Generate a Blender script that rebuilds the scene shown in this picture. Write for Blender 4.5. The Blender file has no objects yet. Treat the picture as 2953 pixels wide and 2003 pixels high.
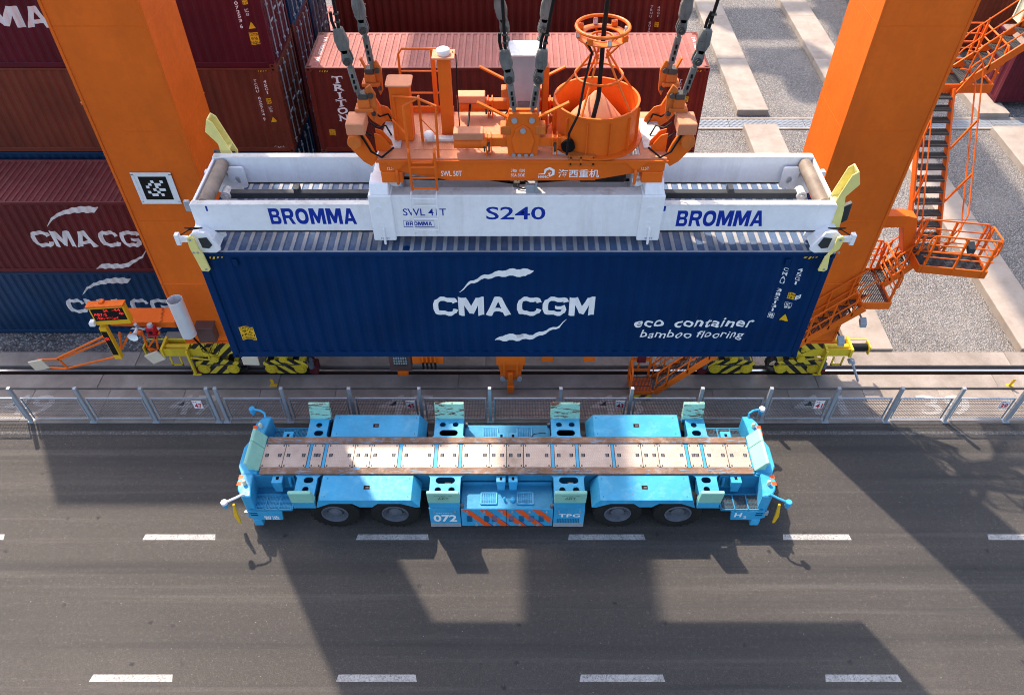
import bpy, bmesh, math, random
from mathutils import Vector, Matrix
R = math.radians
rnd = random.Random(11)
S = bpy.context.scene
COL = S.collection

# ------------------------------------------------------------------ camera
cam_d = bpy.data.cameras.new('camera')
cam_d.sensor_width = 36.0
cam_d.lens = 36.0 * 2240.0 / 2953.0
cam_d.clip_start = 0.1
cam_d.clip_end = 2000
cam = bpy.data.objects.new('camera', cam_d)
cam.location = (0, 0, 19.7)
cam.rotation_euler = (R(90 - 46.3), 0, 0)
COL.objects.link(cam)
S.camera = cam

# ------------------------------------------------------------------ light
SUN = Vector((0.41, -0.68, -1.0)).normalized()          # the way the light travels
W = bpy.data.worlds.new('World')
S.world = W
W.use_nodes = True
wn = W.node_tree
wn.nodes.clear()
sky = wn.nodes.new('ShaderNodeTexSky')
sky.sky_type = 'NISHITA'
sky.sun_disc = False
sky.sun_elevation = math.asin(-SUN.z)
sky.sun_rotation = math.atan2(-SUN.x, -SUN.y)
sky.air_density = 1.2
sky.dust_density = 3.0
sky.ozone_density = 1.0
bgn = wn.nodes.new('ShaderNodeBackground')
bgn.inputs['Strength'].default_value = 0.15
won = wn.nodes.new('ShaderNodeOutputWorld')
wn.links.new(sky.outputs[0], bgn.inputs[0])
wn.links.new(bgn.outputs[0], won.inputs[0])
sd = bpy.data.lights.new('sun', 'SUN')
sd.energy = 2.7
sd.angle = R(0.9)
sd.color = (1.0, 0.86, 0.70)
so = bpy.data.objects.new('sun', sd)
so.rotation_euler = SUN.to_track_quat('-Z', 'Y').to_euler()
so.location = (-20, 40, 60)
COL.objects.link(so)
S.view_settings.view_transform = 'Standard'
S.view_settings.look = 'None'
S.view_settings.exposure = 1.55
S.view_settings.gamma = 1.0
S.view_settings.use_curve_mapping = False
S.render.engine = 'CYCLES'
S.cycles.use_denoising = True
S.cycles.filter_width = 1.0
S.cycles.max_bounces = 6
S.cycles.diffuse_bounces = 4
S.cycles.glossy_bounces = 3

# ------------------------------------------------------------------ materials
MAT = {}
class NT:
    """tiny helper round a node tree"""
    def __init__(s, name):
        m = bpy.data.materials.new(name)
        m.use_nodes = True
        s.m = m; s.t = m.node_tree
        s.b = s.t.nodes['Principled BSDF']
        s.tc = s.t.nodes.new('ShaderNodeTexCoord')
        s.oi = None
        MAT[name] = m
    def n(s, kind, **kw):
        x = s.t.nodes.new('ShaderNode' + kind)
        for k, v in kw.items():
            if k in x.inputs: x.inputs[k].default_value = v
            else: setattr(x, k, v)
        return x
    def l(s, a, b): s.t.links.new(a, b)
    def coord(s, scale=(1, 1, 1), rot=(0, 0, 0), rand=True):
        mp = s.n('Mapping')
        mp.inputs['Scale'].default_value = scale
        mp.inputs['Rotation'].default_value = rot
        if rand:
            if s.oi is None:
                s.oi = s.n('ObjectInfo')
                s.ad = s.n('VectorMath', operation='ADD')
                s.l(s.tc.outputs['Object'], s.ad.inputs[0])
                mu = s.n('Math', operation='MULTIPLY'); mu.inputs[1].default_value = 37.0
                s.l(s.oi.outputs['Random'], mu.inputs[0])
                s.l(mu.outputs[0], s.ad.inputs[1])
            s.l(s.ad.outputs[0], mp.inputs['Vector'])
        else:
            s.l(s.tc.outputs['Object'], mp.inputs['Vector'])
        return mp.outputs[0]
    def noise(s, scale, detail=4, rough=.6, vec=None, cs=(1, 1, 1), rand=True):
        x = s.n('TexNoise')
        x.inputs['Scale'].default_value = scale
        x.inputs['Detail'].default_value = detail
        x.inputs['Roughness'].default_value = rough
        s.l(vec if vec is not None else s.coord(cs, rand=rand), x.inputs['Vector'])
        return x.outputs['Fac']
    def ramp(s, fac, stops):
        x = s.n('ValToRGB')
        e = x.color_ramp.elements
        e[0].position = stops[0][0]; e[0].color = (*stops[0][1], 1)
        e[1].position = stops[-1][0]; e[1].color = (*stops[-1][1], 1)
        for p, c in stops[1:-1]:
            q = e.new(p); q.color = (*c, 1)
        s.l(fac, x.inputs[0])
        return x.outputs[0]
    def fr(s, fac, a, b, lo=0., hi=1.):
        x = s.n('MapRange')
        x.inputs['From Min'].default_value = a; x.inputs['From Max'].default_value = b
        x.inputs['To Min'].default_value = lo; x.inputs['To Max'].default_value = hi
        s.l(fac, x.inputs['Value'])
        return x.outputs[0]
    def mix(s, fac, a, b, blend='MIX'):
        x = s.n('Mix', data_type='RGBA', blend_type=blend)
        for sock, v in ((x.inputs[0], fac), (x.inputs[6], a), (x.inputs[7], b)):
            if hasattr(v, 'is_linked') or hasattr(v, 'links'): s.l(v, sock)
            elif isinstance(v, (int, float)): sock.default_value = v
            else: sock.default_value = (*v, 1) if len(v) == 3 else v
        return x.outputs[2]
    def math(s, op, a, b=None):
        x = s.n('Math', operation=op)
        for i, v in enumerate((a, b)):
            if v is None: continue
            if hasattr(v, 'links'): s.l(v, x.inputs[i])
            else: x.inputs[i].default_value = v
        return x.outputs[0]
    def bump(s, h, strength=.3, dist=.02):
        x = s.n('Bump')
        x.inputs['Strength'].default_value = strength
        x.inputs['Distance'].default_value = dist
        s.l(h, x.inputs['Height'])
        s.l(x.outputs[0], s.b.inputs['Normal'])
    def col(s, c):
        if hasattr(c, 'links'): s.l(c, s.b.inputs['Base Color'])
        else: s.b.inputs['Base Color'].default_value = (*c, 1)
    def rough(s, r):
        if hasattr(r, 'links'): s.l(r, s.b.inputs['Roughness'])
        else: s.b.inputs['Roughness'].default_value = r

def scl(c, k): return tuple(min(1, x * k) for x in c)

def paint(name, col, rough=.45, var=.18, dirt=.3, dirtcol=(.10, .085, .07), rust=0., rustcol=(.13, .05, .025),
          metal=0., spec=.22, streak=True, sc=1.0, chip=0., chipcol=(.5, .48, .45), rcs=(1, 1, 1), ccs=(1, 1, 1), ripple=0.):
    t = NT(name)
    big = t.noise(.7 * sc, 3, .55)
    fine = t.noise(9 * sc, 5, .65)
    c = t.mix(t.fr(big, .3, .7), scl(col, 1 - var), scl(col, 1 + var * .7))
    c = t.mix(t.fr(fine, .35, .75, 0, .22), c, scl(col, .62))
    if dirt:
        st = t.noise(2.2 * sc, 6, .7, cs=(1, 1, .12) if streak else (1, 1, 1))
        c = t.mix(t.fr(st, .5, .78, 0, dirt), c, dirtcol)
    if chip:
        ch = t.noise(5 * sc, 8, .75, cs=ccs)
        c = t.mix(t.fr(ch, .72 - chip * .2, .74 - chip * .2), c, chipcol)
    if rust:
        ru = t.noise(2.6 * sc, 8, .72, cs=rcs)
        lo = .74 - rust * .3
        c = t.mix(t.fr(ru, lo, lo + .05), c, t.mix(fine, scl(rustcol, .6), scl(rustcol, 1.5)))
    t.col(c)
    t.rough(t.fr(fine, .3, .7, rough - .08, rough + .14))
    t.b.inputs['Metallic'].default_value = metal
    t.b.inputs['Specular IOR Level'].default_value = spec
    h = t.noise(14 * sc, 4, .6)
    if ripple: h = t.math('ADD', h, t.math('MULTIPLY', t.noise(1.3, 2, .5), ripple))
    t.bump(h, .10, .01)
    return t.m

ORANGE = (.74, .135, .011)
paint('orange', ORANGE, .45, .12, .28, (.40, .08, .012), chip=.03, chipcol=(.16, .07, .03), ripple=14.)
paint('orange_worn', (.60, .145, .025), .55, .25, .7, (.12, .06, .035), rust=.3, rustcol=(.05, .03, .02), sc=2)
paint('orange_deck', (.64, .255, .135), .65, .22, .4, (.34, .17, .11), rust=.2, rustcol=(.11, .06, .045), streak=False, sc=1.4)
paint('navy', (.0006, .0235, .092), .45, .18, .25, (.002, .03, .07), chip=.08, chipcol=(.008, .06, .15), ripple=16., spec=.1)
paint('navy_old', (.005, .030, .080), .5, .25, .35, (.02, .03, .04), chip=.15, chipcol=(.05, .10, .16))
paint('maroon', (.082, .005, .014), .5, .2, .22, (.05, .02, .02), chip=.06, chipcol=(.14, .05, .05))
paint('maroon_dull', (.10, .012, .014), .55, .22, .3, (.05, .03, .025), chip=.1, chipcol=(.18, .08, .07))
paint('redbrown', (.125, .016, .011), .5, .2, .3, (.05, .025, .018), rust=.06)
paint('rust_red', (.15, .032, .017), .6, .25, .5, (.045, .022, .016), rust=.22, rustcol=(.05, .02, .012))
paint('cream', (.62, .58, .42), .55, .1, .3, (.25, .2, .12))
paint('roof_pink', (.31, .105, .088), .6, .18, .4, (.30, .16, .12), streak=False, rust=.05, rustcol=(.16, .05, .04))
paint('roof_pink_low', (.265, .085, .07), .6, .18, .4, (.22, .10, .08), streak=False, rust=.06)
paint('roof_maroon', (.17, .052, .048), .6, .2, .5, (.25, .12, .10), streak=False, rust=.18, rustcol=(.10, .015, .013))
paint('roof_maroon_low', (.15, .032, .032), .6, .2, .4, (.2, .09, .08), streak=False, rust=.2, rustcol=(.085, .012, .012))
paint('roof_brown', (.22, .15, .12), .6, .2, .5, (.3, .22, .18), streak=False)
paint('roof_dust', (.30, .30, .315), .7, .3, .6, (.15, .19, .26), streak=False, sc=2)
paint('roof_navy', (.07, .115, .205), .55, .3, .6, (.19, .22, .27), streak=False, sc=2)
paint('white', (.83, .83, .85), .4, .06, .4, (.40, .36, .32), chip=.09, chipcol=(.08, .07, .06))
paint('white_grimy', (.60, .59, .57), .5, .15, .75, (.22, .19, .17), streak=False, sc=2, rust=.06, rustcol=(.04, .03, .025))
paint('white_plain', (.80, .80, .80), .45, .03, .06)
paint('letter', (.86, .86, .86), .5, .06, .1, (.5, .5, .5))
paint('letter_worn', (.66, .62, .61), .55, .15, .45, (.3, .2, .2), chip=.08, chipcol=(.2, .1, .1))
paint('letter_blue', (.004, .03, .30), .45, .05, 0)
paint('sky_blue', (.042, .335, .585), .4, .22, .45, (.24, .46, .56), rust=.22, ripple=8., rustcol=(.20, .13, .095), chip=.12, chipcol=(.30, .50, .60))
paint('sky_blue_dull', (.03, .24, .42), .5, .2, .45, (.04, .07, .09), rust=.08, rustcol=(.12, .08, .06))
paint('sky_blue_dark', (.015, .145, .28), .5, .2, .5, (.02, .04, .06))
paint('mint', (.27, .56, .45), .45, .1, .15, (.2, .2, .15))
paint('mint_worn', (.30, .60, .49), .5, .1, .2, (.14, .09, .06), rust=.74, rustcol=(.13, .055, .032), sc=1.3, rcs=(.8, 1, 3.5))
paint('rail_rust', (.20, .115, .075), .55, .4, .6, (.46, .38, .32), streak=False, sc=2.0, chip=.75, chipcol=(.10, .31, .50), ccs=(.22, 2.2, 1))
paint('yellow', (.66, .47, .03), .5, .14, .35, (.14, .10, .03))
paint('yellow_pale', (.80, .71, .25), .5, .1, .25, (.3, .25, .1))
paint('yellow_sticker', (.75, .42, .02), .5, .05, .05)
paint('beige', (.60, .50, .38), .6, .04, .08)
paint('grey_steel', (.16, .155, .145), .5, .35, .9, (.05, .045, .04), sc=5, rust=.45, rustcol=(.05, .036, .028))
paint('dark_steel', (.06, .055, .05), .5, .3, .5, (.10, .08, .06), sc=4)
paint('galv', (.34, .365, .40), .45, .12, .25, (.16, .16, .17), metal=.2)
paint('galv_dark', (.13, .15, .18), .45, .15, .2, (.08, .08, .09), metal=.3)
paint('rust_roller', (.24, .19, .15), .5, .3, .6, (.09, .07, .055), sc=3)
paint('rail_steel', (.075, .042, .032), .6, .25, .5, (.03, .02, .015))
paint('brown_box', (.115, .062, .055), .45, .1, .2)
paint('dark_red', (.12, .014, .02), .5, .2, .3)
paint('charcoal', (.035, .04, .045), .5, .15, .3, (.08, .08, .08))
paint('grate', (.085, .088, .09), .5, .25, .3, (.04, .04, .04), metal=.3)
paint('black', (.006, .006, .006), .6, .1, 0)
paint('hole', (.004, .004, .005), .9, 0, 0)
paint('rubber', (.014, .0135, .013), .75, .2, .4, (.035, .032, .03), sc=2)
paint('rim', (.10, .108, .13), .45, .2, .7, (.04, .04, .04), sc=4)
paint('orange_mark', (.75, .10, .02), .5, .08, .05)
paint('sign_red', (.50, .012, .02), .5, .05, .05)
paint('red', (.42, .012, .02), .45, .1, .1)
paint('grey_skirt', (.32, .33, .36), .5, .1, .3)

t = NT('steel_shiny'); t.col((.80, .81, .83)); t.rough(t.fr(t.noise(3, 4, .6, cs=(1, 1, .1)), .3, .7, .3, .45)); t.b.inputs['Metallic'].default_value = .45
t = NT('rail_top'); t.col((.62, .60, .60)); t.rough(.28); t.b.inputs['Metallic'].default_value = .9
t = NT('led_red'); t.col((.3, .0, .0)); t.b.inputs['Emission Color'].default_value = (1, .03, .03, 1); t.b.inputs['Emission Strength'].default_value = .45

# asphalt: aggregate speckle, long wear bands along the lane, oil spots
t = NT('asphalt')
band = t.noise(1.0, 3, .55, cs=(.015, .75, 1), rand=False)
blot = t.noise(.22, 4, .6, rand=False)
spk = t.noise(30, 6, .85, rand=False)
mot = t.noise(5.5, 7, .8, rand=False)
c = t.ramp(spk, [(.30, (.015, .013, .0118)), (.47, (.045, .0388, .0342)), (.58, (.068, .0588, .052)), (.74, (.18, .16, .144))])
c = t.mix(t.fr(mot, .42, .70, 0, .6), c, (.030, .0268, .0245))
c = t.mix(t.fr(band, .40, .66, 0, .6), c, (.028, .0256, .0245))
c = t.mix(t.fr(t.noise(1.0, 4, .65, cs=(.05, 2.2, 1), rand=False), .55, .72, 0, .4), c, (.105, .094, .084))
c = t.mix(t.fr(blot, .5, .75, 0, .3), c, (.088, .077, .068))
v9 = t.n('TexVoronoi'); v9.inputs['Scale'].default_value = 7.0
t.l(t.coord(rand=False), v9.inputs['Vector'])
s9 = t.n('SeparateColor'); t.l(v9.outputs['Color'], s9.inputs[0])
c = t.mix(t.math('MULTIPLY', t.fr(v9.outputs['Distance'], .05, .13, .8, 0), t.fr(s9.outputs[0], .88, .92)), c, (.20, .19, .175))
vo = t.n('TexVoronoi'); vo.inputs['Scale'].default_value = 1.9
wob = t.n('VectorMath', operation='ADD'); nv = t.n('TexNoise'); nv.inputs['Scale'].default_value = 9; nv.inputs['Detail'].default_value = 3
t.l(t.coord(rand=False), nv.inputs['Vector'])
sv = t.n('VectorMath', operation='SCALE'); sv.inputs['Scale'].default_value = .12; t.l(nv.outputs['Color'], sv.inputs[0])
t.l(t.coord(rand=False), wob.inputs[0]); t.l(sv.outputs[0], wob.inputs[1]); t.l(wob.outputs[0], vo.inputs['Vector'])
sp = t.n('SeparateColor'); t.l(vo.outputs['Color'], sp.inputs[0])
c = t.mix(t.math('MULTIPLY', t.fr(vo.outputs['Distance'], .05, .16, .85, 0), t.fr(sp.outputs[1], .70, .8)), c, (.010, .010, .011))
gr = t.noise(11, 4, .8, rand=False)
c = t.mix(t.fr(gr, .30, .47, .55, 0), c, (.018, .0165, .0155))
c = t.mix(t.fr(gr, .55, .72, 0, .5), c, (.135, .120, .106))
tk = t.noise(1.0, 5, .7, cs=(.035, 1.5, 1), rand=False)
c = t.mix(t.fr(tk, .54, .68, 0, .55), c, (.020, .0185, .018))
t.col(c); t.rough(.85); t.bump(t.noise(45, 4, .75, rand=False), .6, .015)

t = NT('road_paint')
c = t.mix(t.fr(t.noise(20, 6, .85), .36, .52), (.06, .056, .053), t.ramp(t.noise(2, 5, .7), [(.3, (.26, .25, .24)), (.7, (.46, .445, .425))]))
t.col(c); t.rough(.7); t.bump(t.noise(60, 3, .7), .3, .01)
t = NT('road_paint_faded')
c = t.mix(t.fr(t.noise(14, 6, .85), .50, .64), (.065, .06, .056), (.22, .21, .20))
t.col(c); t.rough(.8)
t = NT('ground_paint')
c = t.mix(t.fr(t.noise(14, 5, .8), .30, .46), (.24, .205, .18), (.36, .33, .305))
t.col(c); t.rough(.8)

t = NT('concrete')
c = t.ramp(t.noise(.8, 5, .62, rand=False), [(.3, (.17, .138, .115)), (.55, (.25, .208, .178)), (.75, (.32, .272, .236))])
c = t.mix(t.fr(t.noise(5, 8, .75, rand=False), .55, .75, 0, .6), c, (.16, .125, .105))
c = t.mix(t.fr(t.noise(3, 4, .6, cs=(3, .25, 1), rand=False), .6, .75, 0, .3), c, (.20, .16, .13))
t.col(c); t.rough(.85); t.bump(t.noise(24, 6, .7, rand=False), .35, .02)

t = NT('concrete_pale')
c = t.ramp(t.noise(.9, 5, .62), [(.3, (.22, .178, .147)), (.6, (.31, .258, .217)), (.8, (.365, .312, .27))])
c = t.mix(t.fr(t.noise(1.6, 9, .8), .52, .72, 0, .75), c, (.21, .16, .125))
t.col(c); t.rough(.85); t.bump(t.noise(24, 6, .7), .3, .02)

def gravel(name, sc, dark, mid, light):
    t = NT(name)
    v = t.n('TexVoronoi'); v.inputs['Scale'].default_value = sc
    t.l(t.coord(rand=False), v.inputs['Vector'])
    sp = t.n('SeparateColor'); t.l(v.outputs['Color'], sp.inputs[0])
    c = t.ramp(sp.outputs[0], [(0, dark), (.5, mid), (1, light)])
    c = t.mix(t.fr(sp.outputs[1], .72, .9, 0, .45), c, (mid[0] * 1.25, mid[1] * .92, mid[2] * .85))
    c = t.mix(t.fr(v.outputs['Distance'], .34, .66, 0, .7), c, scl(dark, .35))
    c = t.mix(t.fr(t.noise(.35, 4, .6, rand=False), .45, .7, 0, .25), c, (.36, .32, .29))
    t.col(c); t.rough(.9)
    t.bump(t.fr(v.outputs['Distance'], 0, .6, 1, 0), 1.0, .05)
gravel('gravel', 21, (.12, .113, .108), (.255, .236, .222), (.42, .39, .365))
gravel('gravel_dark', 11, (.05, .05, .052), (.15, .15, .152), (.30, .295, .29))

# aluminium chequer plate
t = NT('chequer')
g = t.noise(2.2, 5, .65)
c = t.ramp(g, [(.3, (.36, .295, .245)), (.6, (.49, .425, .375)), (.8, (.56, .505, .46))])
c = t.mix(t.fr(t.noise(1.1, 6, .7), .54, .72, 0, .75), c, (.20, .145, .09))
ck = t.n('TexBrick'); ck.inputs['Scale'].default_value = 1.0
ck.inputs['Brick Width'].default_value = .075; ck.inputs['Row Height'].default_value = .035; ck.inputs['Mortar Size'].default_value = .010
ck.inputs['Mortar Smooth'].default_value = .3
t.l(t.coord(rot=(0, 0, R(45)), rand=False), ck.inputs['Vector'])
c = t.mix(t.fr(ck.outputs['Fac'], 0, 1, 0, .45), c, (.30, .22, .19))
t.col(c); t.rough(.5); t.b.inputs['Metallic'].default_value = .25
t.bump(ck.outputs['Fac'], .4, .006)
t = NT('chequer_orange')
ck = t.n('TexBrick'); ck.inputs['Scale'].default_value = 1.0
ck.inputs['Brick Width'].default_value = .06; ck.inputs['Row Height'].default_value = .03; ck.inputs['Mortar Size'].default_value = .009
t.l(t.coord(rot=(0, 0, R(45)), rand=False), ck.inputs['Vector'])
c = t.ramp(t.noise(1.6, 5, .65), [(.3, (.56, .19, .085)), (.7, (.68, .27, .13))])
c = t.mix(t.fr(ck.outputs['Fac'], 0, 1, 0, .4), c, (.38, .10, .03))
c = t.mix(t.fr(t.noise(3, 7, .7), .62, .74, 0, .7), c, (.2, .1, .06))
t.col(c); t.rough(.55); t.bump(ck.outputs['Fac'], .4, .006)

def stripes(name, sx, sz, period, a, b, duty=.5):
    """painted hazard stripes, bands in the thing's own coordinates"""
    t = NT(name)
    d = t.n('VectorMath', operation='DOT_PRODUCT')
    d.inputs[1].default_value = (sx, 0, sz)
    t.l(t.tc.outputs['Object'], d.inputs[0])
    fr = t.math('FRACT', t.math('DIVIDE', d.outputs['Value'], period))
    f = t.math('GREATER_THAN', fr, duty)
    n = t.noise(6, 5, .7)
    ca = t.mix(t.fr(n, .45, .8, 0, .3), a, scl(a, .5))
    cb = t.mix(t.fr(n, .5, .8, 0, .4), b, scl(b, 2.5))
    t.col(t.mix(f, ca, cb)); t.rough(.5); t.bump(n, .1, .01)
stripes('hazard_up', .72, -.69, .30, (.66, .48, .035), (.012, .012, .012))
stripes('hazard_down', .72, .69, .30, (.66, .48, .035), (.012, .012, .012))
# ------------------------------------------------------------------ mesh helpers
def wl(o):
    p = Vector((0, 0, 0))
    while o is not None:
        p = p + o.location; o = o.parent
    return p

class MB:
    def __init__(s): s.v = []; s.f = []; s.m = []; s.g = []
    def add(s, vs, fs, mi=0):
        o = len(s.v)
        s.g.append((o, len(s.f)))
        s.v += [tuple(p) for p in vs]
        s.f += [tuple(i + o for i in f) for f in fs]
        s.m += [mi] * len(fs)
        return s
    def box(s, x0, x1, y0, y1, z0, z1, mi=0):
        return s.add([(x0, y0, z0), (x1, y0, z0), (x1, y1, z0), (x0, y1, z0), (x0, y0, z1), (x1, y0, z1), (x1, y1, z1), (x0, y1, z1)],
                     [(0, 3, 2, 1), (4, 5, 6, 7), (0, 1, 5, 4), (1, 2, 6, 5), (2, 3, 7, 6), (3, 0, 4, 7)], mi)
    def beam(s, p0, p1, w, h, up=(0, 0, 1), mi=0):
        p0 = Vector(p0); p1 = Vector(p1); d = (p1 - p0).normalized(); u = Vector(up)
        if abs(d.dot(u)) > .98: u = Vector((0, 1, 0)) if abs(d.y) < .9 else Vector((1, 0, 0))
        a = d.cross(u).normalized() * (w / 2); b = a.cross(d).normalized() * (h / 2)
        vs = [p + q for p in (p0, p1) for q in (-a - b, a - b, a + b, -a + b)]
        return s.add(vs, [(0, 1, 2, 3), (7, 6, 5, 4), (0, 4, 5, 1), (1, 5, 6, 2), (2, 6, 7, 3), (3, 7, 4, 0)], mi)
    def cyl(s, p0, p1, r0, r1=None, n=16, mi=0, caps=True):
        r1 = r0 if r1 is None else r1
        p0 = Vector(p0); p1 = Vector(p1); d = (p1 - p0).normalized()
        u = Vector((0, 0, 1)) if abs(d.z) < .9 else Vector((1, 0, 0))
        a = d.cross(u).normalized(); b = d.cross(a)
        vs = []
        for p, r in ((p0, r0), (p1, r1)):
            for i in range(n):
                t = 2 * math.pi * i / n
                vs.append(p + a * (r * math.cos(t)) + b * (r * math.sin(t)))
        fs = [(i, (i + 1) % n, n + (i + 1) % n, n + i) for i in range(n)]
        if caps: fs += [tuple(range(n - 1, -1, -1)), tuple(range(n, 2 * n))]
        return s.add(vs, fs, mi)
    def tube(s, pts, r, n=6, closed=False, mi=0):
        P = [Vector(p) for p in pts]; k = len(P); vs = []
        ref = None
        for i in range(k):
            if closed: d = P[(i + 1) % k] - P[i - 1]
            else: d = P[min(i + 1, k - 1)] - P[max(i - 1, 0)]
            d = d.normalized()
            if ref is None:
                u = Vector((0, 0, 1)) if abs(d.z) < .9 else Vector((0, 1, 0))
                a = d.cross(u).normalized()
            else:
                a = (ref - d * ref.dot(d)).normalized()
            ref = a; b = d.cross(a)
            for j in range(n):
                t = 2 * math.pi * j / n
                vs.append(P[i] + a * (r * math.cos(t)) + b * (r * math.sin(t)))
        fs = []
        for i in range(k if closed else k - 1):
            for j in range(n):
                q = ((i + 1) % k) * n
                fs.append((i * n + j, i * n + (j + 1) % n, q + (j + 1) % n, q + j))
        if not closed:
            fs += [tuple(range(n - 1, -1, -1)), tuple(range((k - 1) * n, k * n))]
        return s.add(vs, fs, mi)
    def ring(s, c, rad, r, n=32, m=8, mi=0):
        return s.tube([(c[0] + rad * math.cos(2 * math.pi * i / n), c[1] + rad * math.sin(2 * math.pi * i / n), c[2]) for i in range(n)], r, m, True, mi)
    def prism(s, poly, plane, a, b, mi=0):
        n = len(poly)
        def P(u, v, w):
            return {'xz': (u, w, v), 'xy': (u, v, w), 'yz': (w, u, v)}[plane]
        vs = [P(u, v, a) for u, v in poly] + [P(u, v, b) for u, v in poly]
        fs = [tuple(range(n)), tuple(range(2 * n - 1, n - 1, -1))] + [(i, n + i, n + (i + 1) % n, (i + 1) % n) for i in range(n)]
        return s.add(vs, fs, mi)
    def lathe(s, prof, c, axis='y', n=32, mi=0):
        """prof: (r, h) pairs turned about an axis through c"""
        vs = []
        for r, h in prof:
            for i in range(n):
                t = 2 * math.pi * i / n; u, w = r * math.cos(t), r * math.sin(t)
                vs.append({'y': (c[0] + u, c[1] + h, c[2] + w), 'z': (c[0] + u, c[1] + w, c[2] + h), 'x': (c[0] + h, c[1] + u, c[2] + w)}[axis])
        fs = []
        for k in range(len(prof) - 1):
            for i in range(n):
                fs.append((k * n + i, k * n + (i + 1) % n, (k + 1) * n + (i + 1) % n, (k + 1) * n + i))
        return s.add(vs, fs, mi)
    def mesh(s, name, mats, off=(0, 0, 0), bev=0., smooth=None, recalc=True):
        me = bpy.data.meshes.new(name)
        me.from_pydata([(x - off[0], y - off[1], z - off[2]) for x, y, z in s.v], [], s.f)
        for q in (mats if isinstance(mats, (list, tuple)) else [mats]): me.materials.append(MAT[q])
        if any(s.m): me.polygons.foreach_set('material_index', s.m)
        if recalc or bev:
            bm = bmesh.new(); bm.from_mesh(me)
            if recalc: bmesh.ops.recalc_face_normals(bm, faces=bm.faces)
            if bev:
                es = [e for e in bm.edges if len(e.link_faces) == 2 and e.calc_face_angle(0) > .5]
                bmesh.ops.bevel(bm, geom=es, offset=bev, segments=1, affect='EDGES', clamp_overlap=True)
            bm.to_mesh(me); bm.free()
        if smooth:
            me.shade_smooth()
            me.set_sharp_from_angle(angle=R(smooth))
        return me
    def build(s, name, mats, parent=None, bev=0., smooth=None, kind=None, label=None, recalc=True, split=False):
        if split and len(s.g) > 1:                       # every shape that was added becomes a part of its own
            ends = s.g[1:] + [(len(s.v), len(s.f))]; first = None
            for (v0, f0), (v1, f1) in zip(s.g, ends):
                q = MB(); q.v = s.v[v0:v1]; q.f = [tuple(i - v0 for i in f) for f in s.f[f0:f1]]; q.m = s.m[f0:f1]
                o = MB.build(q, name, mats, parent, bev, smooth, kind, label, recalc)
                first = first or o
            return first
        off = wl(parent) if parent else Vector((0, 0, 0))
        me = s.mesh(name, mats, off, bev, smooth, recalc)
        return put(name, me, parent, kind=kind, label=label)

def put(name, me, parent=None, loc=(0, 0, 0), kind=None, label=None):
    o = bpy.data.objects.new(name, me)
    o.location = loc
    if parent: o.parent = parent
    if kind: o['kind'] = kind
    if label: o['label'] = label
    COL.objects.link(o)
    return o

def thing(name, label, cat, loc, group=None):
    o = bpy.data.objects.new(name, None)
    o.location = loc; o.empty_display_size = .3
    o['label'] = label; o['category'] = cat
    if group: o['group'] = group
    COL.objects.link(o)
    return o

def tag(o, label, cat, group=None):
    o['label'] = label; o['category'] = cat
    if group: o['group'] = group
    return o

def arc(cx, cz, r, a0, a1, n=6):
    return [(cx + r * math.cos(R(a0 + (a1 - a0) * i / n)), cz + r * math.sin(R(a0 + (a1 - a0) * i / n))) for i in range(n + 1)]

def rrect(x0, x1, z0, z1, r, n=4):
    return arc(x1 - r, z1 - r, r, 0, 90, n) + arc(x0 + r, z1 - r, r, 90, 180, n) + arc(x0 + r, z0 + r, r, 180, 270, n) + arc(x1 - r, z0 + r, r, 270, 360, n)

def circ(cx, cz, r, n=16, sx=1.):
    return [(cx + sx * r * math.cos(2 * math.pi * i / n), cz + r * math.sin(2 * math.pi * i / n)) for i in range(n)]

def holed(outline, holes, t):
    """a plate in the xy plane with holes through it: (verts, faces), z from -t/2 to t/2"""
    cu = bpy.data.curves.new('tmp', 'CURVE'); cu.dimensions = '2D'; cu.fill_mode = 'BOTH' if t else 'FRONT'; cu.extrude = t / 2
    for pl in [outline] + holes:
        sp = cu.splines.new('POLY'); sp.points.add(len(pl) - 1)
        for p, (x, y) in zip(sp.points, pl): p.co = (x, y, 0, 1)
        sp.use_cyclic_u = True
    o = bpy.data.objects.new('tmp', cu)
    me = bpy.data.meshes.new_from_object(o)
    v = [tuple(q.co) for q in me.vertices]; f = [tuple(p.vertices) for p in me.polygons]
    bpy.data.objects.remove(o); bpy.data.curves.remove(cu); bpy.data.meshes.remove(me)
    return v, f

_glyph = {}
def glyphs(body, bold=0., spacing=1., line=1., align='CENTER', shear=0.):
    key = (body, bold, spacing, line, align, shear)
    if key not in _glyph:
        cu = bpy.data.curves.new('tmp', 'FONT'); cu.body = body; cu.offset = bold
        cu.space_character = spacing; cu.space_line = line; cu.align_x = align; cu.shear = shear
        cu.resolution_u = 3; cu.fill_mode = 'FRONT'
        o = bpy.data.objects.new('tmp', cu)
        me = bpy.data.meshes.new_from_object(o)
        v = [(q.co.x, q.co.y) for q in me.vertices]; f = [tuple(p.vertices) for p in me.polygons]
        bpy.data.objects.remove(o); bpy.data.curves.remove(cu); bpy.data.meshes.remove(me)
        _glyph[key] = (v, f)
    return _glyph[key]

def fit(body, x0, x1, z0, z1, **kw):
    """lettering scaled to fill a box, as 2D (verts, faces)"""
    v, f = glyphs(body, **kw)
    if not v: return [], []
    a0 = min(p[0] for p in v); a1 = max(p[0] for p in v); b0 = min(p[1] for p in v); b1 = max(p[1] for p in v)
    return [(x0 + (p[0] - a0) / max(a1 - a0, 1e-6) * (x1 - x0), z0 + (p[1] - b0) / max(b1 - b0, 1e-6) * (z1 - z0)) for p in v], f

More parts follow.
